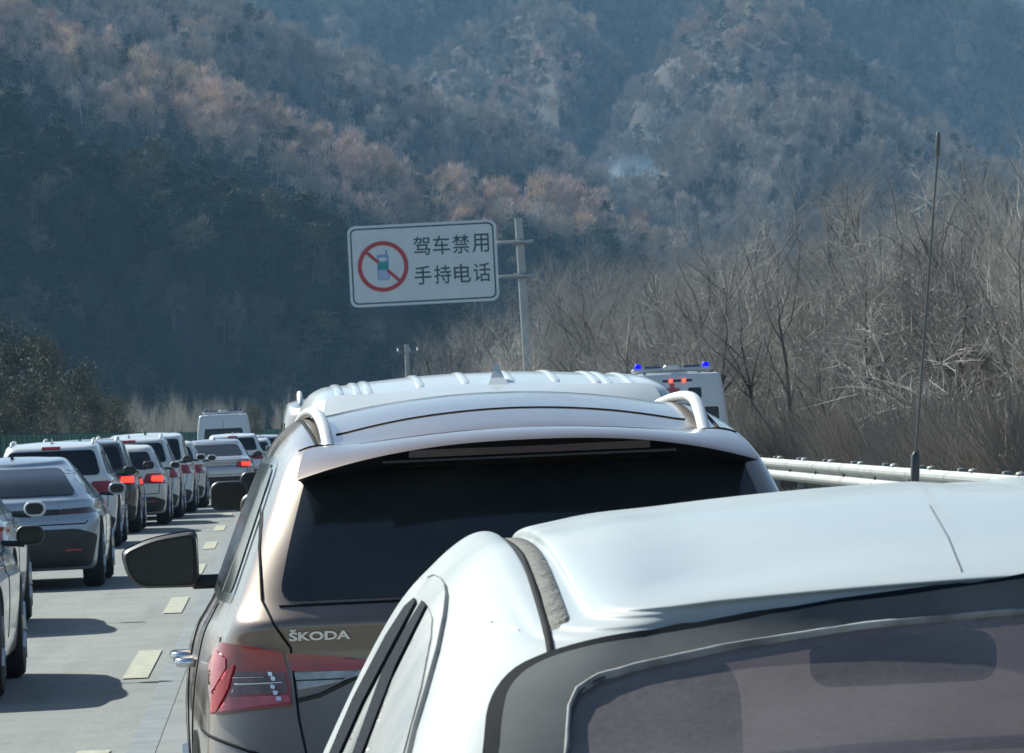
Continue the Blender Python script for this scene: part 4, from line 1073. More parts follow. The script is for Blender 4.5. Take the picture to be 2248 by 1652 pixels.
MB().add(fin, [(4 * k + j, 4 * k + (j + 1) % 4, 4 * k + 4 + (j + 1) % 4, 4 * k + 4 + j) for k in range(3) for j in range(4)] + [(12, 13, 14, 15)]).obj('fin_antenna', M_white, VN.root, smooth=False)
VN.panel('rear_window', rpoly([(-.72, 1.10), (.72, 1.10), (.68, 1.60), (-.68, 1.60)], .08), h, M_glass, step=.06)
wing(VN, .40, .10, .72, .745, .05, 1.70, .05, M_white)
for sg in (-1, 1):
    hs = VN.hit_side(sg)
    for a_, b_ in ((.5, 1.5), (1.58, 2.7), (2.78, 3.6)): VN.panel('side_window', rpoly([(a_, 1.14), (b_, 1.14), (b_ - .1, 1.58), (a_ + .05, 1.58)], .06), hs, M_glass, off=.004, step=.1)
    o_ = [(sg * .78, .75), (sg * .91, .75), (sg * .90, 1.35), (sg * .80, 1.35)]
    VN.panel('tail_light', rpoly(o_ if sg > 0 else o_[::-1], .03), h, M_lens_red, off=.012, thick=.02, step=.06)
    VN.wheel(sg * .91, .95, .33); VN.wheel(sg * .91, 4.0, .33)
VN.arches((.95, 4.0), .39, .33); mirrors(VN, .92, 3.5, 1.2, M_black, .2, .2)
VN.panel('bumper', rpoly([(-.85, .3), (.85, .3), (.85, .5), (-.85, .5)], .04), h, M_black, off=.012, thick=.03, step=.08)
VN.panel('number_plate', rrect(-.22, .22, .70, .84, .01), h, M_plate, off=.015, thick=.02, step=.05)

# two more cars ahead in this lane, seen past the left of the brown SUV
M_grey = mat('grey_paint', (0.20, 0.20, 0.195), 0.35, metal=.4, coat=0.9, dirt=DUST, dirt_amt=0.3)
G2 = 'vehicles ahead in this lane'
pg = at(985, 900, 31.2)
q_ = simple_car('grey_suv', 'grey SUV with silver roof rails, its mirror showing left of the brown SUV', 'SUV', 'mpv', M_grey, .74, 31.0, 0, (), G2, rails=M_silver, dim=(4.7, .96, 1.80), mir=(.24, .19, .24))
pg = at(900, 900, 41)
simple_car('white_car', 'dusty white car of which just the mirror shows ahead of the grey SUV', 'car', 'suv', M_white, .80, 41, 0, (), G2, rails=M_silver, dim=(4.7, .94, 1.62), mir=(.2, .18, .2))

# ---------------------------------------------------------------- nearest white car
M_wh = mat('white_paint_near', (0.35, 0.40, 0.41), 0.5, coat=.5, dirt=(0.40, 0.405, 0.37), dirt_amt=0.55, dirt_scale=2.6)
wl = [(0.26, 0.24, 0.26, 0.16, 4.1, 0.78, 0.2, 0.3, 0.05, 0.03), (0.32, 0.28, 0.3, 0.04, 4.16, 0.84, 0.26, 0.45, 0.07, 0.04), (0.52, 0.52, 0.52, 0.0, 4.2, 0.88, 0.32, 0.55, 0.08, 0.05), (0.74, 0.76, 0.7, 0.02, 4.2, 0.885, 0.32, 0.6, 0.08, 0.05), (0.9, 0.9, 0.8, 0.05, 4.1, 0.875, 0.3, 0.6, 0.08, 0.06), (1.0, 0.99, 0.88, 0.09, 3.9, 0.85, 0.24, 0.5, 0.08, 0.06), (1.06, 1.05, 0.98, 0.14, 3.5, 0.815, 0.2, 0.4, 0.08, 0.055), (1.16, 1.18, 1.14, 0.22, 3.2, 0.755, 0.17, 0.3, 0.07, 0.05), (1.29, 1.33, 1.28, 0.34, 2.95, 0.685, 0.15, 0.26, 0.07, 0.05), (1.38, 1.425, 1.37, 0.45, 2.78, 0.632, 0.14, 0.22, 0.07, 0.05), (1.425, 1.475, 1.42, 0.5, 2.68, 0.587, 0.13, 0.2, 0.07, 0.05), (1.447, 1.502, 1.45, 0.515, 2.62, 0.552, 0.12, 0.19, 0.07, 0.045), (1.453, 1.508, 1.455, 0.519, 2.6, 0.53, 0.115, 0.18, 0.068, 0.04), (1.458, 1.499, 1.44, 0.522, 2.59, 0.522, 0.11, 0.18, 0.066, 0.04), (1.463, 1.499, 1.44, 0.525, 2.58, 0.496, 0.1, 0.17, 0.062, 0.03), (1.468, 1.51, 1.46, 0.529, 2.57, 0.488, 0.1, 0.17, 0.058, 0.03), (1.476, 1.518, 1.47, 0.545, 2.5, 0.455, 0.1, 0.16, 0.05, 0.02), (1.496, 1.535, 1.49, 0.72, 2.3, 0.36, 0.1, 0.14, 0.02, 0.0), (1.5, 1.543, 1.505, 1.0, 2.1, 0.2, 0.06, 0.1, 0.0, 0.0), (1.505, 1.545, 1.51, 1.2, 1.9, 0.06, 0.03, 0.04, 0.0, 0.0)]
WO = at(1124 + .655 * F_PX / 4.9, 1400, 4.35)
WC = Car('white_hatchback', 'nearest white hatchback with dusty rear window and tall whip antenna', 'car', wl, M_wh, (WO.x, WO.y, 0), R(0), n=(30, 18, 56, 14, 16), sub=7, droop=(11, .118))
_d = Vector((0, 1, -1)).normalized()
def h(p):
    r = WC.bvh.ray_cast(Vector((p[0], .443 + (p[1] - 1.337) * 1.13 - .043 * (1 - min(1.0, (p[0] / .55) ** 2)), p[1])) - _d, _d) if p[1] > 1.05 else WC.bvh.ray_cast(Vector((p[0], -3, p[1])), Vector((0, 1, 0)))
    return (r[0], r[1]) if r[0] else None
def hit_front(p):
    r = WC.bvh.ray_cast(Vector((p[0], 8, p[1])), Vector((0, -1, 0))); return (r[0], r[1]) if r[0] else None
def sym(P): return P + [(-x_, z_) for x_, z_ in P[::-1]]
G_out = rpoly(sym([(-.64, 1.10), (-.60, 1.26), (-.574, 1.337), (-.569, 1.371), (-.561, 1.398), (-.544, 1.415), (-.521, 1.424), (-.485, 1.430), (-.402, 1.437), (-.277, 1.4465), (-.088, 1.4545)]), .02, 3)
G_in = rpoly(sym([(-.575, 1.13), (-.535, 1.26), (-.515, 1.335), (-.509, 1.369), (-.500, 1.386), (-.481, 1.397), (-.447, 1.405), (-.363, 1.417), (-.237, 1.427), (-.093, 1.432)]), .02, 3)
G_mid = rpoly(sym([(-.61, 1.115), (-.565, 1.26), (-.545, 1.337), (-.538, 1.380), (-.515, 1.402), (-.470, 1.416), (-.363, 1.427), (-.237, 1.436), (-.093, 1.442)]), .02, 3)
G_seal = rpoly(sym([(-.652, 1.085), (-.608, 1.26), (-.581, 1.337), (-.576, 1.375), (-.567, 1.402), (-.549, 1.422), (-.523, 1.4315), (-.486, 1.437), (-.402, 1.4435), (-.277, 1.4515), (-.088, 1.4575)]), .02, 3)
SW = [rpoly([(.78, 1.08), (1.38, 1.06), (1.38, 1.40), (1.05, 1.385)], [.05, .02, .03, .2]), rpoly([(1.46, 1.06), (2.95, 1.02), (2.55, 1.37), (1.46, 1.405)], [.02, .05, .12, .02])]
WS = rpoly([(-.64, 1.02), (.64, 1.02), (.50, 1.40), (-.50, 1.40)], .05)
# open the window holes in the body shell
import itertools
keep = []; V = [Vector(p) for p in WC.v]
for q in WC.f:
    if len(q) > 4: keep.append(q); continue
    c = sum((V[i] for i in q), Vector()) / 4; ok = True
    if c.z > 1.0:
        if c.y < 1.0 and abs(c.x) < .7 and inside(G_mid, c.x, c.z): ok = False
        if c.y > 2.2 and inside(WS, c.x, c.z) and abs(c.x) < .6: ok = False
        n_ = (V[q[1]] - V[q[0]]).cross(V[q[2]] - V[q[0]]).normalized()
        if n_.x > .6 and any(inside(s_, c.y, c.z) for s_ in SW): ok = False
    if ok: keep.append(q)
old = WC.body.data
WC.body.data = mesh('body', WC.v, keep, M_wh, True)
M_trim = mat('cabin_trim', (0.055, 0.055, 0.06), 0.8, var=.2)
bm = bmesh.new(); bm.from_mesh(WC.body.data); bm.normal_update()
gone = []
for q in bm.faces:
    c = q.calc_center_median()
    if c.z > 1.0 and ((c.y < 1.0 and abs(c.x) < .75 and inside(G_seal, c.x * .985, c.z)) or (c.y < .66 and c.z > 1.36) or c.z < .3): gone.append(q)
    if c.z > 1.485 and c.y < .9: gone.append(q)
bmesh.ops.delete(bm, geom=list(set(gone)), context='FACES'); bm.normal_update()
for v_ in bm.verts: v_.co -= v_.normal * .030; v_.co.z -= .012
me = bpy.data.meshes.new('cabin_lining'); bm.to_mesh(me); bm.free(); me.materials.clear(); me.materials.append(M_trim)
link('cabin_lining', me, WC.root)
# dusty glass: thin pane, part see-through, part dust film
def dusty_glass(name, dust, tint, amt):
    m = bpy.data.materials.new(name); m.use_nodes = True; global N, L
    N, L = nodes_of(m); N.remove(N['Principled BSDF']); out = N['Material Output']; globals()['tc'] = N.new('ShaderNodeTexCoord')
    tr = N.new('ShaderNodeBsdfTransparent'); tr.inputs[0].default_value = (*tint, 1)
    gl = N.new('ShaderNodeBsdfGlossy'); gl.inputs['Roughness'].default_value = .08
    df = N.new('ShaderNodeBsdfDiffuse'); df.inputs[0].default_value = (*dust, 1)
    fr = N.new('ShaderNodeFresnel'); fr.inputs[0].default_value = 1.5
    m1 = N.new('ShaderNodeMixShader'); L.new(fr.outputs[0], m1.inputs[0]); L.new(tr.outputs[0], m1.inputs[1]); L.new(gl.outputs[0], m1.inputs[2])
    t = tex(5, 12, (1, 1, 2.5)); t2 = tex(160, 3)
    ad = N.new('ShaderNodeMath'); ad.operation = 'MULTIPLY_ADD'; L.new(t2.outputs[0], ad.inputs[0]); ad.inputs[1].default_value = .35; L.new(t.outputs[0], ad.inputs[2])
    f_ = rng(ad.outputs[0], .35, 1.0, amt * .6, amt * 1.7)
    m2 = N.new('ShaderNodeMixShader'); L.new(f_, m2.inputs[0]); L.new(m1.outputs[0], m2.inputs[1]); L.new(df.outputs[0], m2.inputs[2])
    L.new(m2.outputs[0], out.inputs['Surface']); return m
M_pane = dusty_glass('dusty_tinted_pane', (0.50, 0.45, 0.45), (0.95, 0.75, 0.73), .27)
M_pane_side = dusty_glass('dusty_side_pane', (0.42, 0.41, 0.37), (0.30, 0.32, 0.30), .42)
M_pane_front = dusty_glass('windscreen_pane', (0.4, 0.4, 0.4), (0.80, 0.80, 0.78), .02)
M_fritb = mat('dusty_black_border', (0.05, 0.058, 0.064), 0.6, spec=.12, dirt=(0.25, 0.26, 0.25), dirt_amt=0.5, dirt_scale=5, var=.2)
M_seal2 = mat('window_rubber', (0.010, 0.014, 0.020), 0.7, spec=.04)
G_seal = [(x_ * 1.014, z_) for x_, z_ in G_seal]
rwp = WC.panel('rear_window', G_out, h, M_pane, off=.010, thick=.004, step=.03)
WC.panel('window_border', G_out, h, M_fritb, off=.014, thick=.003, step=.012, holes=[G_in], parent=rwp)
WC.panel('window_seal', G_seal, h, M_seal2, off=.012, thick=.012, step=.010, holes=[G_out])
M_line = mat('heater_line', (0.42, 0.38, 0.39), .6)
for k in range(6):
    z_ = 1.325 - k * .034
    WC.line('heater_line', [(-.52 - k * .008, z_ - .012), (-.25, z_), (.25, z_), (.52 + k * .008, z_ - .012)], h, .0022, M_line, off=.0085, parent=rwp)
WC.line('border_edge', densify_open([(-.537, 1.25), (-.517, 1.335), (-.511, 1.369), (-.502, 1.386), (-.482, 1.398), (-.447, 1.406), (-.363, 1.418), (-.237, 1.428), (0, 1.434), (.237, 1.428), (.363, 1.418), (.447, 1.406)], .02), h, .003, mat('dust_edge', (.30, .30, .29), .8, var=.5, scale=20), off=.016, step=.008, parent=rwp)
WC.panel('windscreen', WS, hit_front, M_pane_front, off=.004, thick=.004, step=.06)
hpx = WC.hit_px
zp = lambda P: [(715.3 + x_ * .3138, 1134 + y_ * .3138) for x_, y_ in P]
M_dfw = mat('door_frame_white', (.36, .385, .375), .4, coat=.6, dirt=(.3, .29, .26), dirt_amt=.5)
M_sg = mat('dusty_side_glass', (.11, .108, .098), .3, coat=.5, dirt=(.25, .245, .22), dirt_amt=.8, dirt_scale=6)
fr_ = WC.panel('window_frame', zp([(60, 1700), (230, 1290), (330, 1090), (480, 820), (600, 650), (690, 500), (730, 445), (775, 425), (820, 445), (850, 490), (860, 560), (845, 700), (800, 930), (720, 1220), (640, 1480), (590, 1700)]), hpx, M_dfw, off=.004, thick=.008, step=5)
WC.line('frame_edge', zp([(590, 1700), (640, 1480), (720, 1220), (800, 930), (845, 700), (860, 560), (850, 490), (820, 445), (775, 425), (730, 445)]), hpx, 1.6, mat('frame_edge_grey', (.16, .17, .17), .7), off=.005, step=5)  # thin grey line along the frame's edge
WC.panel('side_window', zp([(745, 660), (772, 730), (765, 860), (700, 1210), (570, 1700), (300, 1700), (500, 1160)]), hpx, M_sg, off=.006, thick=.006, step=5, parent=fr_)
WC.panel('side_window', zp([(640, 760), (660, 760), (440, 1200), (230, 1700), (150, 1700), (330, 1290), (520, 930)]), hpx, M_sg, off=.006, thick=.006, step=5, parent=fr_)
WC.panel('window_rubber', zp([(712, 615), (738, 648), (530, 1070), (290, 1700), (225, 1700), (440, 1100), (600, 800)]), hpx, M_seal2, off=.008, thick=.008, step=4, parent=fr_)
WC.panel('window_rubber', zp([(655, 595), (662, 625), (500, 930), (300, 1310), (125, 1700), (55, 1700), (230, 1290), (460, 850), (590, 650)]), hpx, M_seal2, off=.008, thick=.008, step=4, parent=fr_)
for sg in (-1, 1):
    hs = WC.hit_side(sg)
    if sg > 0:
        WC.panel('window_frame', rpoly([(.70, 1.05), (3.05, .99), (2.58, 1.405), (1.45, 1.437), (.98, 1.42)], [.05, .05, .12, .1, .22]), hs, M_dfw, off=.004, thick=.008, step=.05, holes=SW)
        for P in SW: WC.panel('side_window', P, hs, M_pane_side, off=.003, thick=.004, step=.05)
    else:
        WC.line('door_seam', [(1.42, 1.04), (1.42, .35)], hs, .008)
    if sg < 0:
        for k, y_ in enumerate((1.22, 2.25)): WC.panel('door_handle', rrect(y_, y_ + .18, .93, .96, .012), hs, M_wh, off=.03, thick=.04, step=.05)
    if sg > 0: WC.line('door_seam', [(.68, 1.0), (.74, 1.12), (.86, 1.33), (.94, 1.385), (1.10, 1.42), (1.5, 1.432), (2.5, 1.40)], hs, .010, off=.003)
    WC.line('door_seam', [(.72, 1.0), (.85, .75), (1.05, .5)], hs, .008)
    # roof moulding lying in the channel
    zz = [(sg * .509, .565 + .1 * k) for k in range(20)]
    V2 = []; 
    for (x_, y_) in zz:
        for dx in (-.0105, -.008, .008, .0105):
            r_ = WC.hit_top((x_ + dx, y_)); V2.append(r_[0] + Vector((0, 0, .0035 if abs(dx) < .009 else -.002)) if r_ else Vector((x_, y_, 1.4)))
    F2 = [(4 * i + j, 4 * i + j + 1, 4 * i + 5 + j, 4 * i + 4 + j) for i in range(19) for j in range(3)]
    link('roof_moulding', mesh('roof_moulding', V2, F2, mat('moulding_dusty', (.13, .13, .115), .8, var=.3, scale=40, bump=.5, bscale=90), True), WC.root)
    WC.line('moulding_edge', [(sg * .5215, .56), (sg * .5225, 2.4)], WC.hit_top, .006, M_gap, off=.003)
    WC.panel('tail_light', rpoly([(sg * .60, .80), (sg * .86, .80), (sg * .84, 1.02), (sg * .70, 1.04)][::sg], .03), h, M_lens_red, off=.012, thick=.02, step=.04)
    WC.wheel(sg * .88, .75, .31); WC.wheel(sg * .88, 3.3, .31)
WC.arches((.75, 3.3), .37, .31); mirrors(WC, .88, 2.85, 1.08, M_wh)
WC.panel('bumper', rpoly([(-.8, .3), (.8, .3), (.84, .5), (-.84, .5)], .04), h, M_black, off=.012, thick=.03, step=.06)
WC.panel('number_plate', rrect(-.22, .22, .66, .80, .01), h, M_plate, off=.015, thick=.02, step=.05)
WC.line('tailgate_seam', [(-.70, 1.06), (-.66, .80), (-.60, .58), (.60, .58), (.66, .80), (.70, 1.06)], h, .008)
# cabin: seats, head restraints, inner mirror, dashboard
M_seat = mat('seat_cloth', (0.05, 0.05, 0.055), .9, var=.3)
cb = MB()
for (x_, y_) in ((-.36, 2.05), (.36, 2.05), (-.40, 1.02), (.40, 1.02), (0, 1.02)):
    st = MB().box(x_ - .24, x_ + .24, y_, y_ + .14, .45, 1.10 if y_ > 1.5 else 1.02, .05); s_ = st.obj('seat', M_seat, WC.root, auto=True)
    hr = pebble(.27, .20, .11, .07, x_, y_ - .02, 1.255 if y_ > 1.5 else 1.16)
    for q_ in (-.06, .06): hr.tube([(x_ + q_, y_ + .05, 1.0), (x_ + q_, y_ + .04, 1.2)], .007, 6)
    hr.obj('head_restraint', M_seat, s_, auto=True)
MB().box(-.70, .70, 2.85, 3.45, .6, .98, .06).obj('dashboard', M_trim, WC.root, auto=True)
MB().lathe([(.175, 0), (.19, .012), (.175, .024), (.165, .012)], 'Y', 28, (-.36, 2.62, .90)).obj('steering_wheel', M_trim, WC.root, smooth=True)
mq = WC.Mi @ at(1985, 1446, 6.95); im = pebble(.244, .066, .04, .026, mq.x, mq.y, mq.z); im.tube([(mq.x, mq.y + .03, mq.z), (mq.x, mq.y + .06, mq.z + .12)], .01, 6); im.obj('inner_mirror', M_trim, WC.root, auto=True)
# whip antenna standing on the front of the roof
M_ant = mat('antenna_black', (.025, .03, .032), .4, coat=.3)
A0 = WC.Mi @ at(2006, 1082, 6.6); A1 = WC.Mi @ at(2010, 1000, 6.6); A2 = WC.Mi @ at(2058, 345, 6.6); A3 = WC.Mi @ at(2060, 292, 6.6)
hb = WC.hit_top((A0.x, A0.y)); base = hb[0] - Vector((0, 0, .004)); A0.z = base.z
an = empty('whip_antenna'); bpy.data.objects.remove(an)
ba = MB().lathe([(.022, -.004), (.024, .006), (.012, .02)], 'Z', 14, A0); 
ba.tube([A0 + Vector((0, 0, .01)), A0.lerp(A1, .6), A1, A1 + (A2 - A1) * .012], [.0052, .0056, .0056, .003], 12)
wh_ = MB().tube([A1.lerp(A2, k / 8) for k in range(9)], [.0018 - .0006 * k / 8 for k in range(9)], 8)
wh_.tube([A2, A2.lerp(A3, .12), A2.lerp(A3, .6), A3, A3 + Vector((0, 0, .002))], [.0013, .0027, .0028, .0024, .001], 8)
ao = ba.obj('antenna', M_ant, WC.root, auto=True); wh_.obj('whip', mat('whip_steel', (.10, .11, .11), .45, metal=.6), ao, auto=True)

# scuffs and fine scratches on the paint
M_scr = mat('scratch', (.78, .80, .80), .5); M_scd = mat('dark_scratch', (.10, .12, .13), .7)
rs = random.Random(3)
def hp(p): return WC.hit_px(p)
for P, w_, m_ in (([(2040, 1110), (2080, 1180), (2110, 1255)], .9, M_scd), ([(1068, 1362), (1082, 1366)], 2.4, M_scr), ([(1095, 1372), (1140, 1384)], 2.6, M_scr)):
    WC.line('scratch', P, hp, w_, m_, off=.0012, step=12)
# ---------------------------------------------------------------- the queue in the far lane
P_white = M_white2; P_white_b = M_white
P_blue = mat('pale_blue_grey_paint', (0.36, 0.43, 0.49), .3, metal=.35, coat=1.0, dirt=DUST, dirt_amt=.15)
P_dark = mat('dark_brown_paint', (0.035, 0.025, 0.024), .3, coat=1.0, dirt=DUST, dirt_amt=.15)
P_cream = mat('cream_white_paint', (0.66, 0.66, 0.60), .35, coat=.7, dirt=DUST, dirt_amt=.25)
P_silver = mat('silver_paint', (0.45, 0.46, 0.48), .3, metal=.6, coat=1.0, dirt=DUST, dirt_amt=.2)
def qx(px_, py_, half):
    """car centre from where its rear right tyre meets the road in the photo"""
    g = ground_at(px_, py_); return g.x - half, g.y
def put(name, label, cat, kind, paint, px_, py_, half=.92, ya=.86, rz=0.0, dy=0.0, **k):
    x_, y_ = qx(px_, py_, half); return simple_car(name, label, cat, kind, paint, x_, y_ - ya + dy, rz, **k)
put('silver_sedan', 'silver white car cut off by the frame edge, its black mirror hanging over the road', 'car', 'sedan', P_silver, 12, 1532, .91, 1.0)
put('white_car', 'white car with dark red tail light, beside the pale blue crossover', 'car', 'hatch', P_white, 70, 1362, .87, 3.2, lamp='block')
put('blue_crossover', 'pale blue-grey coupe crossover with dark full-width light strip and black bumper', 'car', 'coupe_suv', P_blue, 232, 1285, .96, .86, lamp='bar', lit=('l',), lower=.60)
put('white_suv', 'long white SUV with roof rails and a broad dark rear window, behind the blue crossover', 'SUV', 'suv', P_white, 268, 1199, .92, .86, rails=M_silver, lamp='block')
put('dark_suv', 'dark brown SUV with bright red brake light, ahead of the white roof-railed one', 'SUV', 'suv', P_dark, 312, 1168, .92, .86, lit=('c', 'r'), rails=M_silver)
put('white_hatchback', 'cream white hatchback with glowing orange-red brake light', 'car', 'hatch', P_cream, 374, 1150, .87, .8, lit=('r',))
put('white_suv', 'white SUV with tall dark red tail lights and shiny roof rails', 'SUV', 'suv', P_white_b, 402, 1136, .92, .86, lamp='tall', rails=M_silver)
put('white_mpv', 'white people carrier with pale roof behind the tall-lamped SUV', 'car', 'mpv', P_white, 428, 1127, .92, .86, dy=2.0)
put('white_car', 'small white hatchback in the thick of the far queue', 'car', 'hatch', P_cream, 452, 1117, .87, .86, dy=3.4)
g = at(470, 1000, 124); simple_car('grey_white_sedan', 'pale sedan with one lit brake light near the head of the queue', 'car', 'sedan', P_silver, g.x, g.y, 0, lit=('r',))
g = at(512, 1000, 150); simple_car('white_suv', 'white SUV with clean bright roof just in front of the far ambulance', 'SUV', 'suv', P_white, g.x, g.y, 0)
g = at(548, 1000, 163); simple_car('white_car', 'distant white car beside the far ambulance', 'car', 'hatch', P_white, g.x, g.y, 0)
g = at(573, 1000, 178); simple_car('silver_car', 'distant silver car at the far end of the road next to the brown SUV', 'car', 'suv', P_silver, g.x, g.y, 0)

# ---------------------------------------------------------------- ambulances
M_amb = mat('ambulance_white', (.62, .68, .72), .35, coat=.6, dirt=DUST, dirt_amt=.1)
M_bluelit = mat('lit_blue_beacon', (.0, .0, .3), .6, emit=(.0, .0, 1.0), estr=1.3)
M_bluedark = mat('unlit_blue_beacon', (.05, .06, .18), .2, coat=.6)
M_redlit = mat('lit_red_marker', (.6, .03, .02), .3, emit=(1.0, .06, .03), estr=2.5)
def ambulance(label, loc, lit, H=2.42):
    k = H / 2.42
    lv = [(.30, .28, .30, .06, 5.4, .90, .10, .3, .02, .01), (.42, .40, .40, .0, 5.5, .97, .12, .4, .02, .01), (.7, .7, .7, .0, 5.5, 1.0, .12, .45, .02, .01), (1.1, 1.1, 1.0, .01, 5.2, 1.0, .12, .45, .02, .01),
          (1.45 * k, 1.45 * k, 1.3 * k, .02, 4.7, .98, .12, .4, .02, .01), (1.95 * k, 1.95 * k, 1.85 * k, .06, 4.1, .925, .12, .35, .02, .01), (2.2 * k, 2.2 * k, 2.1 * k, .10, 3.9, .88, .11, .3, .02, .01),
          (2.27 * k, 2.27 * k, 2.18 * k, .14, 3.8, .845, .10, .25, .02, .01), (2.30 * k, 2.31 * k, 2.22 * k, .22, 3.6, .76, .09, .2, .01, .0), (2.31 * k, 2.33 * k, 2.25 * k, .6, 3.2, .4, .05, .1, .0, .0)]
    c = Car('ambulance', label, 'ambulance', lv, M_amb, loc, 0, 'ambulances with roof light bars', n=(10, 5, 18, 6, 8), sub=3, roofk=3)
    h = c.hit_rear
    if lit:
        for sg in (-1, 1):
            c.panel('rear_window', rrect(.26, .50, 1.82, 2.02, .03), h, M_glass, off=.006, step=.08) if sg > 0 else c.panel('rear_window', rrect(-.50, -.26, 1.82, 2.02, .03), h, M_glass, off=.006, step=.08)
            c.panel('rear_door_window', rrect(min(sg * .10, sg * .80), max(sg * .10, sg * .80), 1.30, 1.66, .04), h, M_glass, off=.006, step=.08)
        c.panel('door_trim', rrect(-.20, .34, 2.135, 2.175, .01), h, M_black, off=.01, step=.08)
        for x_ in (-.05, .19):
            c.panel('marker_light', rrect(x_ - .038, x_ + .038, 2.135, 2.175, .018), h, M_redlit, off=.03, thick=.03, step=.05)
        for q in ([(-.045, -.13), (.045, -.13), (.045, .13), (-.045, .13)], [(-.13, -.045), (.13, -.045), (.13, .045), (-.13, .045)]):
            c.panel('rescue_mark', [(x_ - .33 + .3, z_ + 1.98) for x_, z_ in q], h, mat('faded_red_print', (.45, .12, .13), .6), off=.004 + .001 * (q[0][0] < -.1), thick=.004, step=.05)
    else:
        c.panel('rear_window', rpoly([(-.72, 1.45), (.72, 1.45), (.68, 1.86), (-.68, 1.86)], .08), h, M_glass, off=.006, step=.08)
        for sg in (-1, 1): c.line('door_seam', [(sg * .86, .6), (sg * .84, 2.1 * k)], h, .03, M_silver)
    c.line('door_seam', [(0, .6), (0, 2.1 * k)], h, .012)
    z0 = 2.30 * k
    for y0_ in ((.35,) if not lit else (.30,)):
        bar = MB().box(-.74, .74, y0_, y0_ + .28, z0 + .02, z0 + .10, .03)
        for x_ in (-.5, .5): bar.box(x_ - .03, x_ + .03, y0_ + .08, y0_ + .2, z0 - .05, z0 + .03)
        b_ = bar.obj('light_bar', M_white, c.root, auto=True)
        for x_ in (-.62, .62):
            MB().lathe([(.06, 0), (.068, .03), (.062, .09), (.04, .12), (.01, .13)], 'Z', 16, (x_, y0_ + .12, z0 + .06)).obj('beacon', M_bluelit if lit else M_bluedark, b_, auto=True)
        for x_ in (-.36, .36): MB().box(x_ - .16, x_ + .16, y0_ + .02, y0_ + .26, z0 + .101, z0 + .135, .012).obj('lamp_cover', M_bluedark, b_)
        MB().box(-.15, .15, y0_ - .03, y0_ + .22, z0 + .03, z0 + .15, .03).obj('siren', M_silver, b_, auto=True)
    if lit:
        for x_ in (1,): MB().box(.86, .91, .5, .72, 1.9, 2.02, .02).obj('side_beacon', M_bluelit, c.root)
    for sg in (-1, 1):
        c.panel('tail_light', rpoly([(sg * .86, .8), (sg * .97, .8), (sg * .96, 1.25), (sg * .88, 1.25)][::sg], .02), h, M_lens_red, off=.012, thick=.02, step=.06)
        c.wheel(sg * .98, 1.0, .35); c.wheel(sg * .98, 4.4, .35)
    c.arches((1.0, 4.4), .42, .35)
    c.panel('bumper', rpoly([(-.92, .35), (.92, .35), (.92, .58), (-.92, .58)], .04), h, M_black, off=.02, thick=.04, step=.1)
    c.panel('number_plate', rrect(-.22, .22, .68, .82, .01), h, M_plate_w, off=.015, thick=.02, step=.1)
    mirrors(c, .99, 4.1, 1.4, M_black, .2, .3)
    return c
p = at(1482, 900, 97); ambulance('white ambulance with lit blue beacons and red marker lights near the guard rail', (p.x, p.y, -.06), True)
p = at(489, 900, 193); ambulance('pale ambulance with unlit roof beacons towering over the far end of the queue', (p.x, p.y, grade(193)), False, 2.5)
# ---------------------------------------------------------------- road sign on its arm
SD = 205.0
def sp_(x, y, d=0.0): return at(x, y, SD + d)
M_signw = mat('sign_white_sheeting', (.60, .69, .74), .45, var=.06, scale=1.5, dirt=(.4, .43, .43), dirt_amt=.3, dirt_scale=1.2)
M_signg = mat('sign_dark_print', (.035, .085, .095), .6)
M_signr = mat('sign_red_print', (.42, .035, .045), .55)
M_signb = mat('sign_blue_print', (.16, .30, .55), .55); M_signt = mat('sign_teal_print', (.02, .27, .26), .55); M_signl = mat('sign_pale_print', (.38, .47, .68), .55)
M_post = mat('galvanised_post', (.33, .37, .38), .5, metal=.4, var=.15, scale=.8)
ctr = sp_(929, 578); sg_ = empty('road_sign', (ctr.x, ctr.y, ctr.z), 0); 
W_ = (sp_(1093, 570) - sp_(766, 585)).length / 2; H_ = W_ * .545
# the panel faces the traffic, turned a little and hanging slightly off level as in the photo
sg_.rotation_euler = (0, R(-.4), R(-4))
tag(sg_, 'white rectangular sign with a crossed-out mobile phone and two lines of Chinese text', 'road sign')
def plate(name, P, y0, y1, m, holes=()):
    Ps = [Vector(q) for q in P]; allv = list(Ps); ed = [(i, (i + 1) % len(Ps)) for i in range(len(Ps))]
    for h_ in holes:
        n0 = len(allv); allv += [Vector(q) for q in h_]; ed += [(n0 + i, n0 + (i + 1) % len(h_)) for i in range(len(h_))]
    vs, es, fs, *_ = geometry.delaunay_2d_cdt(allv, ed, [], 0, 1e-6); F = []; cnt = set()
    for q in fs:
        c = sum((vs[i] for i in q), Vector((0, 0))) / 3
        if inside(P, c.x, c.y) and not any(inside(h_, c.x, c.y) for h_ in holes): F.append(tuple(q)); cnt |= set(zip(q, list(q[1:]) + [q[0]]))
    n = len(vs); V = [(v_.x, y0, v_.y) for v_ in vs] + [(v_.x, y1, v_.y) for v_ in vs]
    G = list(F) + [tuple(i + n for i in q[::-1]) for q in F] + [(b_, a, a + n, b_ + n) for (a, b_) in cnt if (b_, a) not in cnt]
    return link(name, mesh(name, V, G, m), sg_)
plate('panel', rrect(-W_, W_, -H_, H_, .28), 0, .05, M_signw)
plate('border_line', rrect(-W_ + .10, W_ - .10, -H_ + .10, H_ - .10, .22), -.004, 0, M_signg, [rrect(-W_ + .16, W_ - .16, -H_ + .16, H_ - .16, .18)])
k_ = W_ / 163.0                                   # metres per photo pixel
cx, cz = -88 * k_, -2 * k_
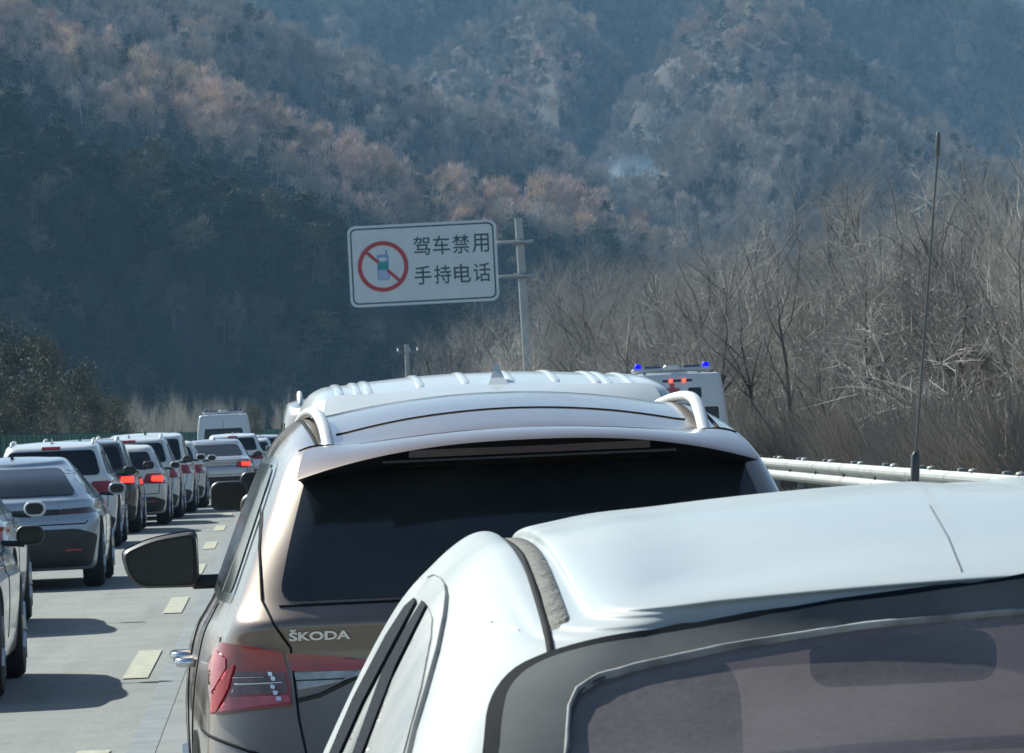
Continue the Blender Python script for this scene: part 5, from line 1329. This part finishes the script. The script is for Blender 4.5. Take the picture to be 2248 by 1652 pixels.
circ = lambda r, n=48: [(cx + r * math.cos(2 * math.pi * i / n), cz + r * math.sin(2 * math.pi * i / n)) for i in range(n)]
plate('phone_body', rrect(cx - 13 * k_, cx + 13 * k_, cz - 30 * k_, cz + 26 * k_, 3 * k_), -.004, 0, M_signb)
plate('phone_keypad', rrect(cx - 11 * k_, cx + 11 * k_, cz - 28 * k_, cz - 8 * k_, 2 * k_), -.007, -.0045, M_signl)
plate('phone_screen', rrect(cx - 11 * k_, cx + 11 * k_, cz - 7 * k_, cz + 9 * k_, 1 * k_), -.007, -.0045, M_signt)
plate('phone_earpiece', [(cx + 9 * k_ * math.cos(a), cz + 16 * k_ + 4.5 * k_ * math.sin(a)) for a in np.linspace(0, 2 * math.pi, 17)[:-1]], -.007, -.0045, M_signw)
for i in range(4):
    zz_ = cz - (12 + 4.4 * i) * k_; plate('key_line', [(cx - 11 * k_, zz_), (cx + 11 * k_, zz_), (cx + 11 * k_, zz_ + .8 * k_), (cx - 11 * k_, zz_ + .8 * k_)], -.0095, -.0073, M_signb)
plate('phone_aerial', rrect(cx + 6 * k_, cx + 10.5 * k_, cz + 26 * k_, cz + 36 * k_, 1 * k_), -.004, 0, M_signb)
a45 = R(-43); dx_, dz_ = math.cos(a45), math.sin(a45)
def slash(t0, t1, w): return [(cx + dx_ * t0 * k_ - dz_ * w * k_ / 2, cz + dz_ * t0 * k_ + dx_ * w * k_ / 2), (cx + dx_ * t0 * k_ + dz_ * w * k_ / 2, cz + dz_ * t0 * k_ - dx_ * w * k_ / 2),
                              (cx + dx_ * t1 * k_ + dz_ * w * k_ / 2, cz + dz_ * t1 * k_ - dx_ * w * k_ / 2), (cx + dx_ * t1 * k_ - dz_ * w * k_ / 2, cz + dz_ * t1 * k_ + dx_ * w * k_ / 2)]
plate('slash_bar', slash(-48, -14, 7), -.012, -.0098, M_signr); plate('slash_bar', slash(12, 48, 7), -.012, -.0098, M_signr)
plate('ban_ring', circ(55.5 * k_), -.016, -.0125, M_signr, [circ(46.5 * k_)])
for row, (txt, zc) in enumerate((('驾车禁用', 22), ('手持电话', -42))):
    for j, ch in enumerate(txt):
        me = text_outline_mesh(ch, 1.0, 0.0, 0.009); cs = [v_.co.copy() for v_ in me.vertices]
        if not cs: print('NO GLYPH', ch); continue
        x0_, x1_ = min(c_.x for c_ in cs), max(c_.x for c_ in cs); z0_, z1_ = min(c_.y for c_ in cs), max(c_.y for c_ in cs)
        wpx = 37 * k_; hpx = 41 * k_; xx_ = (-20 + 43.0 * j) * k_; zz_ = (zc - 4) * k_
        for v_ in me.vertices: v_.co = (xx_ + (v_.co.x - x0_) / (x1_ - x0_) * wpx, -.006, zz_ + (v_.co.y - z0_) / (z1_ - z0_) * hpx)
        me.materials.clear(); me.materials.append(M_signg); link('character', me, sg_)
# post and arms in the sign's own space
inv = Matrix.LocRotScale(sg_.location, sg_.rotation_euler, None).inverted()
gp = sp_(1170, 935); top = sp_(1132, 478)
pb = Vector((gp.x, gp.y, bank(gp.x, gp.y) - .3)); pt = Vector((top.x + .12, top.y, top.z))
pb.x = gp.x; 
MB().tube([inv @ (pb + Vector((0, .35, 0))), inv @ (pt + Vector((0, .35, 0)))], [.19, .15], 20).obj('post', M_post, sg_, auto=True)
for zz_ in (.42 * H_, -.42 * H_):
    pr = inv @ (pb.lerp(pt, .75) + Vector((0, .35, 0)))
    MB().tube([(-W_ * .85, .15, zz_), (pr.x + .5, .2, zz_)], .06, 12).obj('arm', M_post, sg_, auto=True)
    MB().box(pr.x - .28, pr.x + .28, pr.y - .22, pr.y + .22, zz_ - .10, zz_ + .10, .02).obj('clamp', M_galv_dark, sg_)
for xx_ in (-.6 * W_, 0, .6 * W_): MB().box(xx_ - .04, xx_ + .04, .05, .1, -H_ * .85, H_ * .85).obj('stiffener', M_post, sg_)
# the slim grey pole farther off
pp = at(896, 835, 300); tp_ = at(893, 755, 300)
ut = empty('utility_pole', (pp.x, pp.y, bank(pp.x, pp.y) - .2)); tag(ut, 'slim grey concrete pole with small insulators below the road sign', 'pole')
hgt = tp_.z - ut.location.z
MB().tube([(0, 0, 0), (0, 0, hgt)], [.17, .12], 12).obj('pole', mat('pale_concrete', (.34, .35, .34), .85, var=.2), ut, auto=True)
MB().box(-.55, .65, -.05, .05, hgt - .5, hgt - .40).obj('crossarm', M_galv_dark, ut)
for x_ in (-.5, .15, .6): MB().lathe([(.03, 0), (.07, .05), (.03, .1), (.06, .15), (.02, .2)], 'Z', 10, (x_, 0, hgt - .4)).obj('insulator', mat('porcelain', (.6, .62, .62), .3), ut, auto=True)
# cable crossing the upper right
ca = at(2058, 386, 112); cb_ = at(2500, 640, 95)
pts = []
for i in range(25):
    t = i / 24; q = ca.lerp(cb_, t); q.z -= 1.2 * (1 - (2 * t - 1) ** 2) * .5; pts.append(q)
tag(MB().tube(pts, .010, 6).obj('overhead_cable', M_gap), 'thin dark overhead cable sloping down behind the whip antenna', 'cable')
# thin smoke hanging in the valley
ms = bpy.data.materials.new('valley_smoke'); ms.use_nodes = True
N, L = nodes_of(ms); N.remove(N['Principled BSDF']); pv = N.new('ShaderNodeVolumePrincipled'); tc = N.new('ShaderNodeTexCoord')
t_ = N.new('ShaderNodeTexNoise'); t_.inputs['Scale'].default_value = 3.0; t_.inputs['Detail'].default_value = 4; L.new(tc.outputs['Generated'], t_.inputs['Vector'])
gd = N.new('ShaderNodeTexGradient'); gd.gradient_type = 'SPHERICAL'; mp = N.new('ShaderNodeMapping'); mp.inputs['Location'].default_value = (-1, -1, -1); mp.inputs['Scale'].default_value = (2, 2, 2)
L.new(tc.outputs['Generated'], mp.inputs[0]); L.new(mp.outputs[0], gd.inputs[0])
mm = N.new('ShaderNodeMath'); mm.operation = 'MULTIPLY'; L.new(gd.outputs['Fac'], mm.inputs[0]); L.new(t_.outputs[0], mm.inputs[1])
m3 = N.new('ShaderNodeMath'); m3.operation = 'MULTIPLY'; L.new(mm.outputs[0], m3.inputs[0]); m3.inputs[1].default_value = 0.11; L.new(m3.outputs[0], pv.inputs['Density'])
pv.inputs['Color'].default_value = (.5, .72, .92, 1); L.new(pv.outputs[0], N['Material Output'].inputs['Volume'])
sc_ = at(1385, 400, 1420)
sm = MB().lathe([(.01, -1)] + [(math.cos(a), math.sin(a)) for a in np.linspace(-1.3, 1.3, 9)] + [(.01, 1)], 'Z', 20)
for v_ in sm.v: v_.x = sc_.x + v_.x * 13; v_.y = sc_.y + v_.y * 12; v_.z = sc_.z + v_.z * 9
tag(sm.obj('smoke', ms), 'faint bluish smoke hanging in the notch between the hills', 'smoke', kind='stuff')
# ---------------------------------------------------------------- the air
mh = bpy.data.materials.new('hazy_air'); mh.use_nodes = True
N, L = nodes_of(mh); N.remove(N['Principled BSDF']); pv = N.new('ShaderNodeVolumePrincipled')
pv.inputs['Color'].default_value = (0.34, 0.66, 1.0, 1); pv.inputs['Density'].default_value = 0.000135; pv.inputs['Anisotropy'].default_value = 0.0
L.new(pv.outputs[0], N['Material Output'].inputs['Volume'])
o = MB().box(-2700, 2700, -700, 4400, -5.0, 330).obj('haze', mh); tag(o, kind='stuff')
